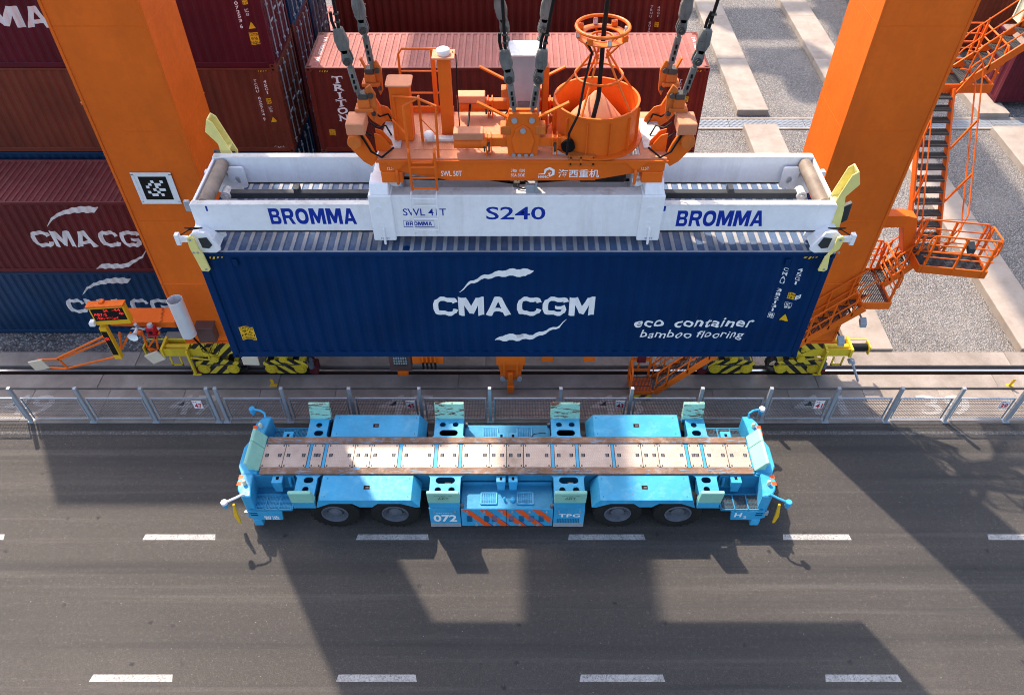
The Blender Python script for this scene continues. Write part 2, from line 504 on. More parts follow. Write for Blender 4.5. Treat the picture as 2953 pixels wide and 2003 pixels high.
def fill2(outline, holes=()):
    v, f = holed(outline, list(holes), 0.)
    return [(x, y) for x, y, z in v], f
_blk = {}
def block(ch, x0, x1, z0, z1, stencil=False):
    """heavy block capital scaled to a box"""
    if ch not in _blk:
        if ch == 'M': g = poly2([(0, 0), (0, 1), (.31, 1), (.5, .48), (.69, 1), (1, 1), (1, 0), (.77, 0), (.77, .60), (.58, .06), (.42, .06), (.23, .60), (.23, 0)])
        elif ch == 'A': g = fill2([(0, 0), (.35, 1), (.65, 1), (1, 0), (.75, 0), (.68, .19), (.32, .19), (.25, 0)], [[(.38, .38), (.62, .38), (.5, .73)]])
        elif ch == 'O': g = fill2(rrect(0, 1, 0, 1, .42, 6), [rrect(.25, .75, .22, .78, .24, 5)])
        elif ch == 'B': g = fill2([(0, 0), (0, 1)] + arc(.68, .75, .25, 90, -60, 6) + arc(.70, .27, .27, 60, -90, 6), [rrect(.26, .66, .60, .80, .08, 3), rrect(.26, .70, .19, .42, .08, 3)])
        elif ch == 'R': g = fill2([(0, 0), (0, 1)] + arc(.68, .70, .30, 90, -75, 7) + [(1, 0), (.72, 0), (.50, .38), (.25, .38), (.25, 0)], [rrect(.26, .68, .56, .80, .10, 3)])
        elif ch == 'C': g = band([(.98, .68), (.93, .82), (.78, .885), (.34, .885), (.17, .80), (.115, .62), (.115, .38), (.17, .20), (.34, .115), (.78, .115), (.93, .18), (.98, .32)], [.23] * 12)
        elif ch == 'G': g = band([(.98, .70), (.93, .83), (.78, .885), (.34, .885), (.17, .80), (.115, .62), (.115, .38), (.17, .20), (.34, .115), (.72, .115), (.86, .18), (.885, .30), (.885, .45), (.52, .45)], [.23] * 12 + [.2, .17])
        _blk[ch] = g
    v, f = _blk[ch]
    return [(x0 + x * (x1 - x0), z0 + z * (z1 - z0)) for x, z in v], f
def word(s, x0, x1, z0, z1, gap=.12, wide={'M': 1.22, 'B': .9, 'R': .95}):
    tot = sum(wide.get(c, 1.) for c in s) + gap * (len(s) - 1); k = (x1 - x0) / tot; x = x0; out = []
    for c in s:
        w_ = wide.get(c, 1.) * k; out.append(block(c, x, x + w_, z0, z1)); x += w_ + gap * k
    return out
def band(pts, wid):
    """a bent band whose width may change along it"""
    up, dn = [], []
    for i, (p, w_) in enumerate(zip(pts, wid)):
        q = pts[min(i + 1, len(pts) - 1)]; r_ = pts[max(i - 1, 0)]
        dx, dz = q[0] - r_[0], q[1] - r_[1]; l = math.hypot(dx, dz) or 1
        up.append((p[0] - dz / l * w_ / 2, p[1] + dx / l * w_ / 2)); dn.append((p[0] + dz / l * w_ / 2, p[1] - dx / l * w_ / 2))
    n = len(pts)
    return up + dn, [(i, n + i, n + i + 1, i + 1) for i in range(n - 1)]
def poly2(pts): return list(pts), [tuple(range(len(pts)))]

# corrugated steel sheet: depth (0 = crest, 1 = trough) along u
CP = .278
def corr(u):
    t = (u % CP) / CP
    if t < .26: return 0.
    if t < .5: return (t - .26) / .24
    if t < .76: return 1.
    return 1 - (t - .76) / .24
def corr_breaks(a, b):
    out = []
    k = math.floor(a / CP)
    while k * CP < b:
        for t in (0, .26, .5, .76):
            x = (k + t) * CP
            if a + 1e-4 < x < b - 1e-4: out.append(x)
        k += 1
    return out

class Wall:
    """a vertical wall facing -y that lettering is laid on; corrugated when depth > 0"""
    def __init__(s, y, depth=0., u0=0.): s.y = y; s.d = depth; s.u0 = u0
    def at(s, x, lift): return s.y + s.d * corr(x - s.u0) - lift
    def lay(s, mb, shapes, lift=.003, mi=0):
        for v, f in shapes:
            if not v: continue
            if s.d:
                bm = bmesh.new()
                bv = [bm.verts.new((x, 0, z)) for x, z in v]
                for q in f:
                    try: bm.faces.new([bv[i] for i in q])
                    except ValueError: pass
                a = min(p[0] for p in v); b = max(p[0] for p in v)
                for x in corr_breaks(a - s.u0, b - s.u0):
                    bmesh.ops.bisect_plane(bm, geom=bm.verts[:] + bm.edges[:] + bm.faces[:], dist=1e-5, plane_co=(x + s.u0, 0, 0), plane_no=(1, 0, 0))
                bm.verts.index_update()
                mb.add([(q.co.x, s.at(q.co.x, lift), q.co.z) for q in bm.verts], [tuple(w.index for w in q.verts) for q in bm.faces], mi)
                bm.free()
            else:
                mb.add([(x, s.y - lift, z) for x, z in v], f, mi)
    def mark(s, name, mat, shapes, parent, lift=.003, label=None):
        mb = MB(); s.lay(mb, shapes, lift)
        return mb.build(name, mat, parent, recalc=False, label=label)
# ------------------------------------------------------------------ setting
def struct(name, mb, mat, **kw):
    o = mb.build(name, mat, None, **kw); o['kind'] = 'structure'; return o

road = struct('road', MB().add([(-160, -120, 0), (160, -120, 0), (160, 15.47, 0), (-160, 15.47, 0)], [(0, 1, 2, 3)]), 'asphalt', recalc=False)
yard = struct('gravel_ground', MB().add([(-300, 18.3, -.16), (300, 18.3, -.16), (300, 400, -.16), (-300, 400, -.16)], [(0, 1, 2, 3)]), 'gravel', recalc=False)
# paved apron of slabs under the fence
apron = struct('pavement', MB().box(-160, 160, 15.47, 16.88, -.4, .012), 'concrete')
me_slab = MB().box(-1.243, 1.243, 15.5, 16.86, .0, .03).mesh('slab', 'concrete', bev=.012)
for i in range(-9, 10): put('slab', me_slab, apron, (i * 2.5 + .4, 0, 0))
plinth = struct('rail_pavement', MB().box(-160, 160, 16.9, 17.47, -.4, .075).box(-160, 160, 17.93, 18.56, -.4, .03), 'concrete')
me_c = MB().box(-2.992, 2.992, 16.89, 17.475, .05, .10).mesh('plinth_block', 'concrete', bev=.015)
me_d = MB().box(-2.992, 2.992, 17.925, 18.57, .0, .055).mesh('plinth_block', 'concrete', bev=.015)
for i in range(-4, 5):
    put('plinth_block', me_c, plinth, (i * 6 + 1.2, 0, 0)); put('plinth_block', me_d, plinth, (i * 6 + 2.1, 0, 0))
struct('trench_ground', MB().box(-160, 160, 17.46, 17.94, -.4, -.14), 'rail_steel')
rail = thing('crane_rail', 'single steel crane rail with bright head in its trench along the pavement', 'rail', (0, 17.71, -.14))
rl_ = (MB().box(-160, 160, 17.62, 17.80, -.14, -.115).box(-160, 160, 17.685, 17.735, -.115, .0).box(-160, 160, 17.66, 17.76, .0, .045)); rl_.build('rail_body', 'rail_steel', rail)
MB().box(-160, 160, 17.672, 17.748, .045, .05).build('rail_head', 'rail_top', rail)
clip = MB().box(-.05, .05, 17.56, 17.64, -.14, -.08).cyl((0, 17.6, -.08), (0, 17.6, -.04), .02, n=6).mesh('rail_clip', 'dark_steel', (0, 17.71, -.14))
for i in range(60): put('rail_clip', clip, rail, (-18 + i * .62, 0, 0)); put('rail_clip', clip, rail, (-18 + i * .62, .23, 0))

# lane dashes and the worn edge line
def dash(x0, x1, y0, y1, sk=.04, mat='road_paint'):
    MB().add([(x0, y0, .004), (x1, y0, .004), (x1 - sk, y1, .004), (x0 + sk, y1, .004)], [(0, 1, 2, 3)]).build('lane_dash', mat, road, recalc=False)
for x0, x1 in ((-16.5, -14.43), (-10.49, -8.42), (-4.43, -2.36), (1.59, 3.79), (7.69, 9.64), (13.52, 15.5)): dash(x0, x1, 11.28, 11.46)
for x0, x1 in ((-10.52, -8.45), (-4.38, -2.37), (1.68, 3.81), (7.8, 9.69)): dash(x0, x1, 7.34, 7.52)
MB().add([(-60, 15.0, .004), (60, 15.0, .004), (60, 15.15, .004), (-60, 15.15, .004)], [(0, 1, 2, 3)]).build('edge_line', 'road_paint_faded', road, recalc=False)
# bay numbers painted on the apron behind the fence
for n, x0, x1 in (('49', -16.6, -15.0), ('47', -11.2, -9.6), ('45', -4.35, -2.55), ('43', 2.55, 4.3), ('41', 9.2, 10.9), ('39', 13.3, 15.0)):
    v, f = fit(n, x0, x1, 15.78, 16.62, bold=.01)
    MB().add([(x, y, .036) for x, y in v], f).build('bay_number', 'ground_paint', apron, recalc=False)

# concrete container beams in the yard
def ybeam(label, x0, x1, y0, y1, h=.15):
    t = thing('concrete_beam', label, 'beam', ((x0 + x1) / 2, (y0 + y1) / 2, -.16), 'concrete beams in the gravel yard')
    n = max(1, round((y1 - y0) / 6.0)); st = (y1 - y0) / n
    for i in range(n):
        MB().box(x0, x1, y0 + i * st + .004, y0 + (i + 1) * st - .004, -.3, h).build('block', 'concrete_pale', t, bev=.02)
ybeam('pale concrete beam running back beside the upper red container', 11.1, 12.63, 34.82, 62)
ybeam('short pale concrete beam on the near side of the drain left of the right crane leg', 11.12, 12.72, 20.0 + 5.5, 33.5)
ybeam('pale concrete beam behind the right crane leg, beyond the drain', 16.3, 17.85, 34.82, 62)
ybeam('pale concrete beam under the corner of the dark red container', 22.87, 24.36, 34.5, 62)
ybeam('pale concrete beam at the right edge, near side of the drain', 22.95, 24.45, 25.0, 33.3)
ybeam('sunlit concrete beam right of the yellow buffer', 11.72, 13.28, 18.62, 25.3, .13)
ybeam('pale concrete beam under the large stair landing, running off the right edge', 17.75, 19.2, 18.62, 33.3, .15)
ybeam('grey concrete beam behind the left crane bogie', -12.35, -10.75, 18.66, 26, .0)
# wide drain with a steel grating
drain = thing('drain_channel', 'wide drain with steel gratings crossing the gravel yard', 'drain', (0, 34, -.16))
MB().box(-80, 80, 33.5, 33.62, -.3, -.10).box(-80, 80, 34.42, 34.54, -.3, -.10).build('kerb', 'concrete_pale', drain, split=True)
g = MB()
for i in range(30): g.box(-.9 + i * .06, -.9 + i * .06 + .022, 33.62, 34.42, -.15, -.118)
for j in range(6): g.box(-.9, .9, 33.64 + j * .15, 33.66 + j * .15, -.15, -.115)
me_g = g.mesh('grating', 'galv', (0, 34, -.16))
for i in range(14): put('grating', me_g, drain, (6 + i * 1.83, 0, 0), kind='stuff')
struct('drain_ground', MB().box(-80, 80, 33.62, 34.42, -.5, -.155), 'gravel_dark')
struct('kerb_pavement', MB().box(-100, 100, 50.6, 51.2, -.3, .2), 'concrete_pale')
struct('ballast_ground', MB().add([(-60, 18.5, -.10), (-5.5, 18.5, -.10), (-5.5, 22.3, -.10), (-60, 22.3, -.10)], [(0, 1, 2, 3)]), 'gravel_dark', recalc=False)

# ------------------------------------------------------------------ containers
def box_casting():
    m = MB().box(-.089, .089, -.081, .081, 0, .118)
    m.add([(.0 + q * .042, -.0825, .059 + w * .03) for q, w in circ(0, 0, 1, 10)], [tuple(range(10))], 1)
    m.add([(q * .06, w * .032, .1195) for q, w in circ(0, 0, 1, 10)], [tuple(range(10))], 1)
    return m
def container(label, x0, y0, z0, mat, roof=('roof_pink', 'roof_pink_low'), L=12.192, Wd=2.438, H=2.896, doors=False, group=None, cast=None, name='shipping_container', end_corr=False):
    x1, y1, z1 = x0 + L, y0 + Wd, z0 + H
    T = thing(name, label, 'container', ((x0 + x1) / 2, (y0 + y1) / 2, z0), group)
    D = .036
    a, b = x0 + .14, x1 - .14
    xs = [a] + [q + x0 for q in corr_breaks(a - x0, b - x0)] + [b]
    for yy, sg in ((y0 + .008, 1), (y1 - .008, -1)):
        m = MB(); zt, zb = z1 - .075, z0 + .155
        ys = [yy + sg * D * corr(x - x0) for x in xs]
        n = len(xs)
        m.add([(x, y, zb) for x, y in zip(xs, ys)] + [(x, y, zt) for x, y in zip(xs, ys)], [(i, i + 1, n + i + 1, n + i) for i in range(n - 1)])
        m.build('side_panel', mat, T, recalc=False)
    # roof sheet with pressed troughs
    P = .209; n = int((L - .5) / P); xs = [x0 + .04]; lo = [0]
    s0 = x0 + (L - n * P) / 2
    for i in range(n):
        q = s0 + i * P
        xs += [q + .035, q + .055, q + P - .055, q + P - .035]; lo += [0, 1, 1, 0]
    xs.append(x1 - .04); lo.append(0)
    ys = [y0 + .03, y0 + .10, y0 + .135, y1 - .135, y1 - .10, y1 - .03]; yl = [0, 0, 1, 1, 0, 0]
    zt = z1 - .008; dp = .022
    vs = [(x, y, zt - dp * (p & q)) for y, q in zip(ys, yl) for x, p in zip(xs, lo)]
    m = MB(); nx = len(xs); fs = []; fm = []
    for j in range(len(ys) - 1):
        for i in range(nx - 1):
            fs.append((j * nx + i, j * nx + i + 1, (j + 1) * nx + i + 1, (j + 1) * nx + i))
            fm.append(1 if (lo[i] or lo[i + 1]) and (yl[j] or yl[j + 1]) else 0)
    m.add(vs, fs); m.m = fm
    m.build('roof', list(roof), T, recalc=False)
    m = MB().box(x0 + .16, x1 - .16, y0 + .012, y1 - .012, z0 + .12, z0 + .15)
    for i in range(20): m.box(x0 + .4 + i * .58, x0 + .45 + i * .58, y0 + .06, y1 - .06, z0 + .03, z0 + .12)
    m.build('floor', 'dark_steel', T)
    for yy in (y0, y1 - .06):
        MB().box(x0 + .17, x1 - .17, yy, yy + .06, z1 - .085, z1 - .006).build('top_rail', mat, T, bev=.008)
        MB().box(x0 + .17, x1 - .17, yy + .002, yy + .058, z0 + .02, z0 + .165).build('bottom_rail', mat, T, bev=.008)
    for xx in (x0, x1 - .15):
        for yy in (y0, y1 - .13):
            MB().box(xx + .002, xx + .148, yy + .003, yy + .127, z0 + .118, z1 - .118).build('corner_post', mat, T, bev=.012)
    cm = box_casting().mesh('corner_casting', [cast or mat, 'hole'], bev=0)
    c0 = wl(T)
    for xx in (x0 + .089, x1 - .089):
        for yy in (y0 + .081, y1 - .081):
            for zz in (z0, z1 - .118): put('corner_casting', cm, T, (xx - c0.x, yy - c0.y, zz - c0.z))
    # ends
    for xx, sg in ((x0 + .03, 1), (x1 - .03, -1)):
        if doors and sg < 0:
            for k in range(2):
                ya = y0 + .14 + k * (Wd - .28) / 2; yb = ya + (Wd - .28) / 2 - .012
                m = MB().box(x1 - .07, x1 - .03, ya, yb, z0 + .15, z1 - .13)
                for zz in (.35, .9, 1.45, 2.0): m.box(x1 - .03, x1 - .012, ya + .05, yb - .05, z0 + zz, z0 + zz + .3)
                dr = m.build('door', mat, T, bev=.006)
                rods = MB()
                for f in (.25, .72):
                    yy = ya + (yb - ya) * f
                    rods.cyl((x1 + .02, yy, z0 + .14), (x1 + .02, yy, z1 - .12), .02, n=8)
                    for zz in (.25, 1.0, 1.7, 2.6): rods.box(x1 - .01, x1 + .05, yy - .05, yy + .05, z0 + zz, z0 + zz + .05)
                    rods.beam((x1 + .045, yy, z0 + 1.15 + f * .3), (x1 + .045, yy + .28, z0 + 1.15 + f * .3), .03, .04)
                rods.build('lock_rod', 'galv', dr, smooth=40)
        else:
            m = MB(); n = 17; st = (Wd - .28) / (n - 1)
            yv = [y0 + .14 + i * st for i in range(n)]
            xv = [xx + sg * (.045 if (i // 2) % 2 else 0) for i in range(n)]
            m.add([(x, y, z0 + .14) for x, y in zip(xv, yv)] + [(x, y, z1 - .1) for x, y in zip(xv, yv)], [(i, i + 1, n + i + 1, n + i) for i in range(n - 1)])
            m.build('end_panel', mat, T, recalc=False)
        xa = x0 if sg > 0 else x1 - .08
        MB().box(xa + .004, xa + .076, y0 + .165, y1 - .165, z1 - .11, z1 - .004).build('header', mat, T)
        MB().box(xa + .004, xa + .076, y0 + .165, y1 - .165, z0 + .004, z0 + .145).build('sill', mat, T)
    return T, Wall(y0 + .008, D, x0)

def vtext(w, T, s, x, z0, z1, wd, mat='letter', nm='lettering'):
    """characters stacked one under another between z0 (bottom) and z1 (top)"""
    n = len(s); st = (z1 - z0) / n; sh = []
    for i, ch in enumerate(s):
        if ch == ' ': continue
        k = .35 if ch in 'I1' else 1.
        zc = z1 - (i + .5) * st
        sh.append(fit(ch, x - wd / 2 * k, x + wd / 2 * k, zc - st * .38, zc + st * .38, bold=.012))
    w.mark(nm, mat, sh, T)
def sticker(w, T, x0, x1, z0, z1, text, mat='yellow_sticker', ink='black', bold=.0):
    o = w.mark('sticker', mat, [poly2([(x0, z0), (x1, z0), (x1, z1), (x0, z1)])], T, .004)
    n = len(text); st = (z1 - z0) / n; sh = []
    for i, s in enumerate(text):
        c = z1 - (i + .5) * st; k = min(1, len(s) / 5 + .2); m = (x0 + x1) / 2; hw = (x1 - x0) * .45 * k
        sh.append(fit(s, m - hw, m + hw, c - st * .36, c + st * .36, bold=bold))
    w.mark('print', ink, sh, o, .006)
def triangle(w, T, x, z, s):
    w.mark('sticker', 'black', [poly2([(x - s * .56, z - s * .5), (x + s * .56, z - s * .5), (x, z + s * .62)])], T, .004)
    w.mark('sticker', 'yellow_sticker', [poly2([(x - s * .45, z - s * .43), (x + s * .45, z - s * .43), (x, z + s * .48)])], T, .007)
def hatch(w, T, x0, z, n=4, s=.075, flip=1):
    w.mark('hazard_mark', 'black', [poly2([(x0, z), (x0 + n * s, z), (x0 + n * s, z + .065), (x0, z + .065)])], T, .0035)
    w.mark('hazard_mark', 'yellow_sticker', [poly2([(x0 + i * s, z), (x0 + (i + .5) * s, z), (x0 + (i + .5) * s + .03 * flip, z + .065), (x0 + i * s + .03 * flip, z + .065)]) for i in range(n)], T, .006)
def cma(w, T, cx, cz, k, mat):
    """the line's name between two swooshes; k scales the 3.3 m wide logo"""
    X = lambda x: cx + (x - .05) * k
    Z = lambda z: cz + (z - 8.87) * k
    sh = []
    for ch, a, b in (('C', -1.6, -1.14), ('M', -1.09, -.57), ('A', -.54, -.02), ('C', .1, .56), ('G', .62, 1.11), ('M', 1.16, 1.68)):
        sh.append(block(ch, X(a), X(b), Z(8.62), Z(9.12)))
    sh.append(band([(X(x), Z(z)) for x, z in ((-1.05, 9.26), (-.83, 9.50), (-.56, 9.65), (-.2, 9.75), (.05, 9.775), (.25, 9.765), (.42, 9.83))], [q * k for q in (.005, .06, .09, .15, .19, .2, .02)]))
    sh.append(band([(X(x), Z(z)) for x, z in ((1.13, 8.49), (.97, 8.29), (.73, 8.16), (.46, 8.0), (.12, 7.97), (-.12, 7.97), (-.36, 7.89))], [q * k for q in (.005, .05, .08, .12, .18, .2, .02)]))
    w.mark('logo', mat, sh, T)

# the lifted blue box
T, w = container('navy blue container hanging from the white spreader over the flat vehicle', -6.03, 11.48, 7.37, 'navy', ('roof_dust', 'roof_navy'))
cma(w, T, .05, 8.87, 1.0, 'letter')
w.mark('lettering', 'letter', [fit('eco', 2.54, 3.15, 8.28, 8.47, bold=.02, shear=.2, spacing=1.12)], T)
w.mark('lettering', 'letter', [fit('container', 3.38, 5.03, 8.28, 8.53, bold=.02, shear=.2, spacing=1.12)], T)
w.mark('lettering', 'letter', [fit('bamboo', 2.7, 3.78, 7.96, 8.18, bold=.008, shear=.2, spacing=1.08)], T)
w.mark('lettering', 'letter', [fit('flooring', 3.9, 4.88, 7.90, 8.18, bold=.008, shear=.2, spacing=1.08)], T)
vtext(w, T, 'CMAU 382131', 5.32, 8.72, 9.9, .085); vtext(w, T, '8', 5.32, 8.55, 8.69, .07)
w.mark('lettering', 'letter', [band([(5.27, 8.55), (5.37, 8.55), (5.37, 8.69), (5.27, 8.69), (5.27, 8.55)], [.01] * 5)], T)
vtext(w, T, '45G1', 5.6, 9.44, 9.89, .085)
sticker(w, T, 5.53, 5.66, 9.07, 9.24, ['2.9m', "9'6\""], bold=.02)
sticker(w, T, 5.68, 5.80, 9.07, 9.18, ['UGF'], 'letter')
w.mark('lettering', 'letter', [fit('IC', 5.56, 5.63, 8.89, 8.95, bold=.02), fit('87', 5.54, 5.66, 8.81, 8.86, bold=.02), band([(5.53, 8.875), (5.66, 8.875), (5.66, 8.97), (5.53, 8.97), (5.53, 8.875)], [.01] * 5)], T)
triangle(w, T, 5.61, 8.56, .2)
sticker(w, T, -5.70, -5.40, 7.91, 8.29, ['CAUTION', "9'6", 'HIGH', 'CONTAINER'], bold=.01)
hatch(w, T, -5.80, 10.13); hatch(w, T, 5.58, 10.13, flip=1)
w.mark('sticker', 'letter_worn', [poly2([(.1, 7.98), (.24, 7.98), (.24, 8.07), (.1, 8.07)])], T, .007)
for x in (-5.32, 5.3): MB().box(x - .05, x + .05, 11.474, 11.5, 9.95, 10.12).build('vent', 'navy', T, bev=.008)
MB().cyl((-2.02, 11.66, 10.245), (-2.02, 11.66, 10.256), .07, n=12).build('patch', 'navy', T)

BX = -19.3
g1 = 'containers of the left yard stack'
# front row, two high
T, w = container('blue container with white logo at the bottom of the front left stack', BX, 19.6, -.08, 'navy_old', ('roof_dust', 'roof_navy'), H=2.85, doors=True, group=g1)
cma(w, T, -13.25, 1.24, 1.3, 'letter_worn')
T, w = container('dull maroon container with white logo and bare stained roof, stacked on the blue logo container', BX, 19.6, 2.78, 'maroon_dull', ('roof_maroon', 'roof_maroon_low'), H=2.79, doors=True, group=g1)
cma(w, T, -13.22, 4.17, 1.27, 'letter_worn')
# second row, five high
T, w = container('rust red container at the bottom of the row behind the two logo containers', BX, 22.2, -.08, 'rust_red', doors=True, group=g1)
T, w = container('dark blue container showing as a strip under the scraped rust red one', BX, 22.2, 2.82, 'navy_old', doors=True, group=g1)
hatch(w, T, -7.6, 5.6)
T, w = container('scraped rust red container numbered TCNU 650754 beside the left crane leg', BX, 22.2, 5.72, 'rust_red', doors=True, group=g1, cast='rust_red')
vtext(w, T, 'TCNU 650754', -7.83, 7.02, 8.25, .085); vtext(w, T, '9', -7.84, 6.84, 6.98, .07); vtext(w, T, '45G1', -7.54, 7.75, 8.23, .085)
sticker(w, T, -7.63, -7.49, 7.44, 7.62, ['2.9m', "9'6\""], bold=.02); triangle(w, T, -7.55, 6.9, .22); hatch(w, T, -7.68, 8.49)
w.mark('lettering', 'letter_worn', [fit('IC', -7.61, -7.51, 7.24, 7.34, bold=.02), fit('70', -7.6, -7.52, 7.15, 7.22, bold=.01), fit('CMA', -7.75, -7.4, 5.84, 5.93)], T)
T, w = container('deep maroon container with large white letters above the scraped rust red one', BX, 22.2, 8.62, 'maroon', doors=True, group=g1, cast='rust_red')
for ch, a, b in (('C', -15.75, -15.2), ('M', -15.14, -14.05), ('A', -14.0, -13.28)): w.mark('lettering', 'letter_worn', [block(ch, a, b, 9.84, 10.45)], T)
vtext(w, T, '407253', -7.81, 9.98, 10.72, .085); vtext(w, T, '6', -7.82, 9.8, 9.95, .07); triangle(w, T, -7.52, 9.9, .22)
w.mark('lettering', 'letter_worn', [fit('IC', -7.61, -7.51, 10.28, 10.38, bold=.02), fit('83', -7.6, -7.52, 10.18, 10.25, bold=.01)], T)
sticker(w, T, -7.66, -7.40, 9.33, 9.69, ['CAUTION', "9'6", 'HIGH'], bold=.01); sticker(w, T, -7.62, -7.48, 10.5, 10.68, ['2.9m', "9'6\""])
container('red brown container capping the tall row, over the deep maroon one', BX, 22.2, 11.52, 'redbrown', doors=True, group=g1)
# third row behind
container('dark red container door end behind the left stack', BX, 24.9, 5.72, 'maroon_dull', doors=True, group=g1, cast='rust_red')
container('navy container door end behind the left stack at the top', BX, 24.9, 8.62, 'navy_old', doors=True, group=g1, cast='rust_red')
container('navy container far back in the gap between the two tall stacks', BX, 27.6, 5.72, 'navy_old', doors=True, group=g1)
container('dark blue container closing the far end of the gap between the stacks', -13.4, 31.2, -.08, 'navy_old', group=g1)
container('dark blue container stacked on another at the far end of the gap', -13.4, 31.2, 2.82, 'navy_old', group=g1)
container('maroon container at ground level behind the rust red door ends', BX, 24.9, 2.82, 'maroon_dull', doors=True, group=g1)

# middle block
g2 = 'containers of the middle yard stack'
TX = -6.23
SER = 'TRITON'
def slab_letters(w, T, s, cx, z1, st, wd, mat='letter'):
    for i, ch in enumerate(s):
        zt = z1 - i * st; zb = zt - st * .86; x0, x1 = cx + i * .035 * 0 - wd / 2, cx + wd / 2
        b = st * .13; sv = wd * .2; q = lambda a, b_, c, d: poly2([(a, c), (b_, c), (b_, d), (a, d)])
        if ch == 'T': sh = [q(x0, x1, zt - b, zt), q(cx - sv / 2, cx + sv / 2, zb, zt - b), q(x0, x0 + b * .7, zt - b * 2.3, zt - b), q(x1 - b * .7, x1, zt - b * 2.3, zt - b), q(cx - sv * 1.1, cx + sv * 1.1, zb - .001, zb + b * .8)]
        elif ch == 'I': sh = [q(cx - sv / 2, cx + sv / 2, zb, zt), q(cx - sv * 1.1, cx + sv * 1.1, zb, zb + b * .8), q(cx - sv * 1.1, cx + sv * 1.1, zt - b * .8, zt)]
        elif ch == 'N': sh = [fit('N', x0 + .03, x1 - .03, zb, zt, bold=.03), q(x0, x0 + sv * 1.5, zb, zb + b * .7), q(x0, x0 + sv * 1.2, zt - b * .7, zt), q(x1 - sv * 1.5, x1, zt - b * .7, zt)]
        elif ch == 'R': sh = [fit('R', x0 + .03, x1, zb, zt, bold=.03), q(x0, x0 + sv * 1.4, zb, zb + b * .7), q(x0, x0 + sv, zt - b * .7, zt)]
        else: sh = [fit(ch, x0, x1, zb, zt, bold=.035)]
        for k_, s_ in enumerate(sh): w.mark('lettering', mat, [s_], T, .003 + .0012 * k_)
container('rust red container at the foot of the middle stack behind the spreader', TX, 22.2, -.08, 'redbrown', group=g2)
T, w = container('dark blue container just under the red one behind the spreader', TX, 22.2, 2.82, 'navy_old', group=g2)
hatch(w, T, -5.85, 5.6); hatch(w, T, 5.45, 5.6)
T, w = container('red brown container with sunlit pink roof and vertical white name behind the spreader', TX, 22.2, 5.72, 'redbrown', group=g2, cast='rust_red')
slab_letters(w, T, SER, -5.32, 8.34, .258, .33)
sticker(w, T, -5.86, -5.66, 6.33, 6.54, ['CAUTION', 'HIGH', 'CONTAINER'])
hatch(w, T, -5.83, 8.48); hatch(w, T, 5.44, 8.48)
vtext(w, T, '45G1', 5.42, 7.8, 8.24, .085); vtext(w, T, 'TCNU 245249', 5.14, 7.05, 8.26, .085)
sticker(w, T, 5.33, 5.47, 7.5, 7.68, ['2.9m', "9'6\""]); triangle(w, T, 5.41, 7.02, .22)
w.mark('lettering', 'letter_worn', [fit('IC', 5.36, 5.47, 7.32, 7.43, bold=.02), fit('87', 5.37, 5.46, 7.22, 7.30, bold=.02)], T)
sticker(w, T, 5.28, 5.5, 6.3, 6.42, ['CMA'], 'letter')
rf = Wall(0)
def on_roof(T, name, mat, shapes, z):
    m = MB()
    for v, f in shapes: m.add([(x, y, z) for x, y in v], f)
    m.build(name, mat, T, recalc=False)
for xe in (-5.98, 5.72):
    on_roof(T, 'hazard_mark', 'letter', [poly2([(xe, y), (xe + .1, y + .03), (xe + .1, y + .08), (xe, y + .05)]) for y in (22.6, 22.72, 22.84, 23.95, 24.07, 24.19)], 8.618)
    v, f = fit('TCNU 245249 0', 23.05, 23.8, xe - .02, xe + .1)
    on_roof(T, 'lettering', 'letter', [([(b, a) for a, b in v], f)], 8.618)
for z, m in ((-.08, 'navy_old'), (2.82, 'maroon_dull')):
    container({'navy_old': 'blue container at the foot of the rear middle stack', 'maroon_dull': 'maroon container in the rear middle stack under the named one'}[m], -6.2, 27.5, z, m, group=g2)
T, w = container('red brown container with vertical white name standing behind the pink roofed one', -6.2, 27.5, 5.72, 'redbrown', group=g2, cast='rust_red')
slab_letters(w, T, SER, -5.29, 8.34, .258, .33, 'letter_worn')
vtext(w, T, 'TRHU 601833', 4.92, 7.05, 8.28, .085, 'letter_worn'); vtext(w, T, '45G1', 5.17, 7.85, 8.25, .085, 'letter_worn'); sticker(w, T, 5.1, 5.24, 7.5, 7.68, ['2.9m', "9'6\""])
# far right corner
g3 = 'containers beyond the right crane leg'
container('dark maroon container standing on the beam at the right edge', 24.0, 35.5, .16, 'maroon', ('roof_brown', 'roof_brown'), group=g3, name='shipping_container')
container('cream container stacked over the dark maroon one beyond the right leg', 24.9, 36.2, 3.06, 'cream', ('roof_brown', 'roof_brown'), group=g3)
container('dirty grey brown container behind the right crane leg with faded roof', 22.6, 41.6, .16, 'rust_red', ('roof_brown', 'roof_brown'), group=g3)
container('red container with pale pink roof far behind the right crane leg', 20.5, 46.5, .16, 'maroon_dull', group=g3)
# ------------------------------------------------------------------ gantry crane
CR = thing('gantry_crane', 'orange gantry crane with two tall box legs on yellow striped bogies', 'crane', (0, 17.9, 0))
def leg(x0, x1, lab=None):
    m = MB().box(x0, x1, 16.95, 18.85, 2.25, 26.0)
    lg = m.build('leg', 'orange', CR, bev=.02, label=lab)
    tr = MB()
    for xx in (x0, x1):                                             # corner flanges and a belt seam
        tr.box(xx - .035, xx + .035, 16.925, 16.955, 2.3, 26)
    tr.box(x0 - .02, x1 + .02, 16.925, 18.87, 4.62, 4.66).box(x0 - .05, x1 + .05, 16.9, 18.9, 2.18, 2.26)
    tr.build('flange', 'orange', lg, bev=.006, split=True)
    sm = MB()
    for z in (6.9, 9.6, 12.2, 14.8): sm.box(x0 - .004, x1 + .004, 16.944, 18.855, z, z + .018)
    sm.build('weld_seam', 'orange', lg, split=True)
    return lg
LL = leg(-10.18, -8.05); RL = leg(8.07, 10.05)
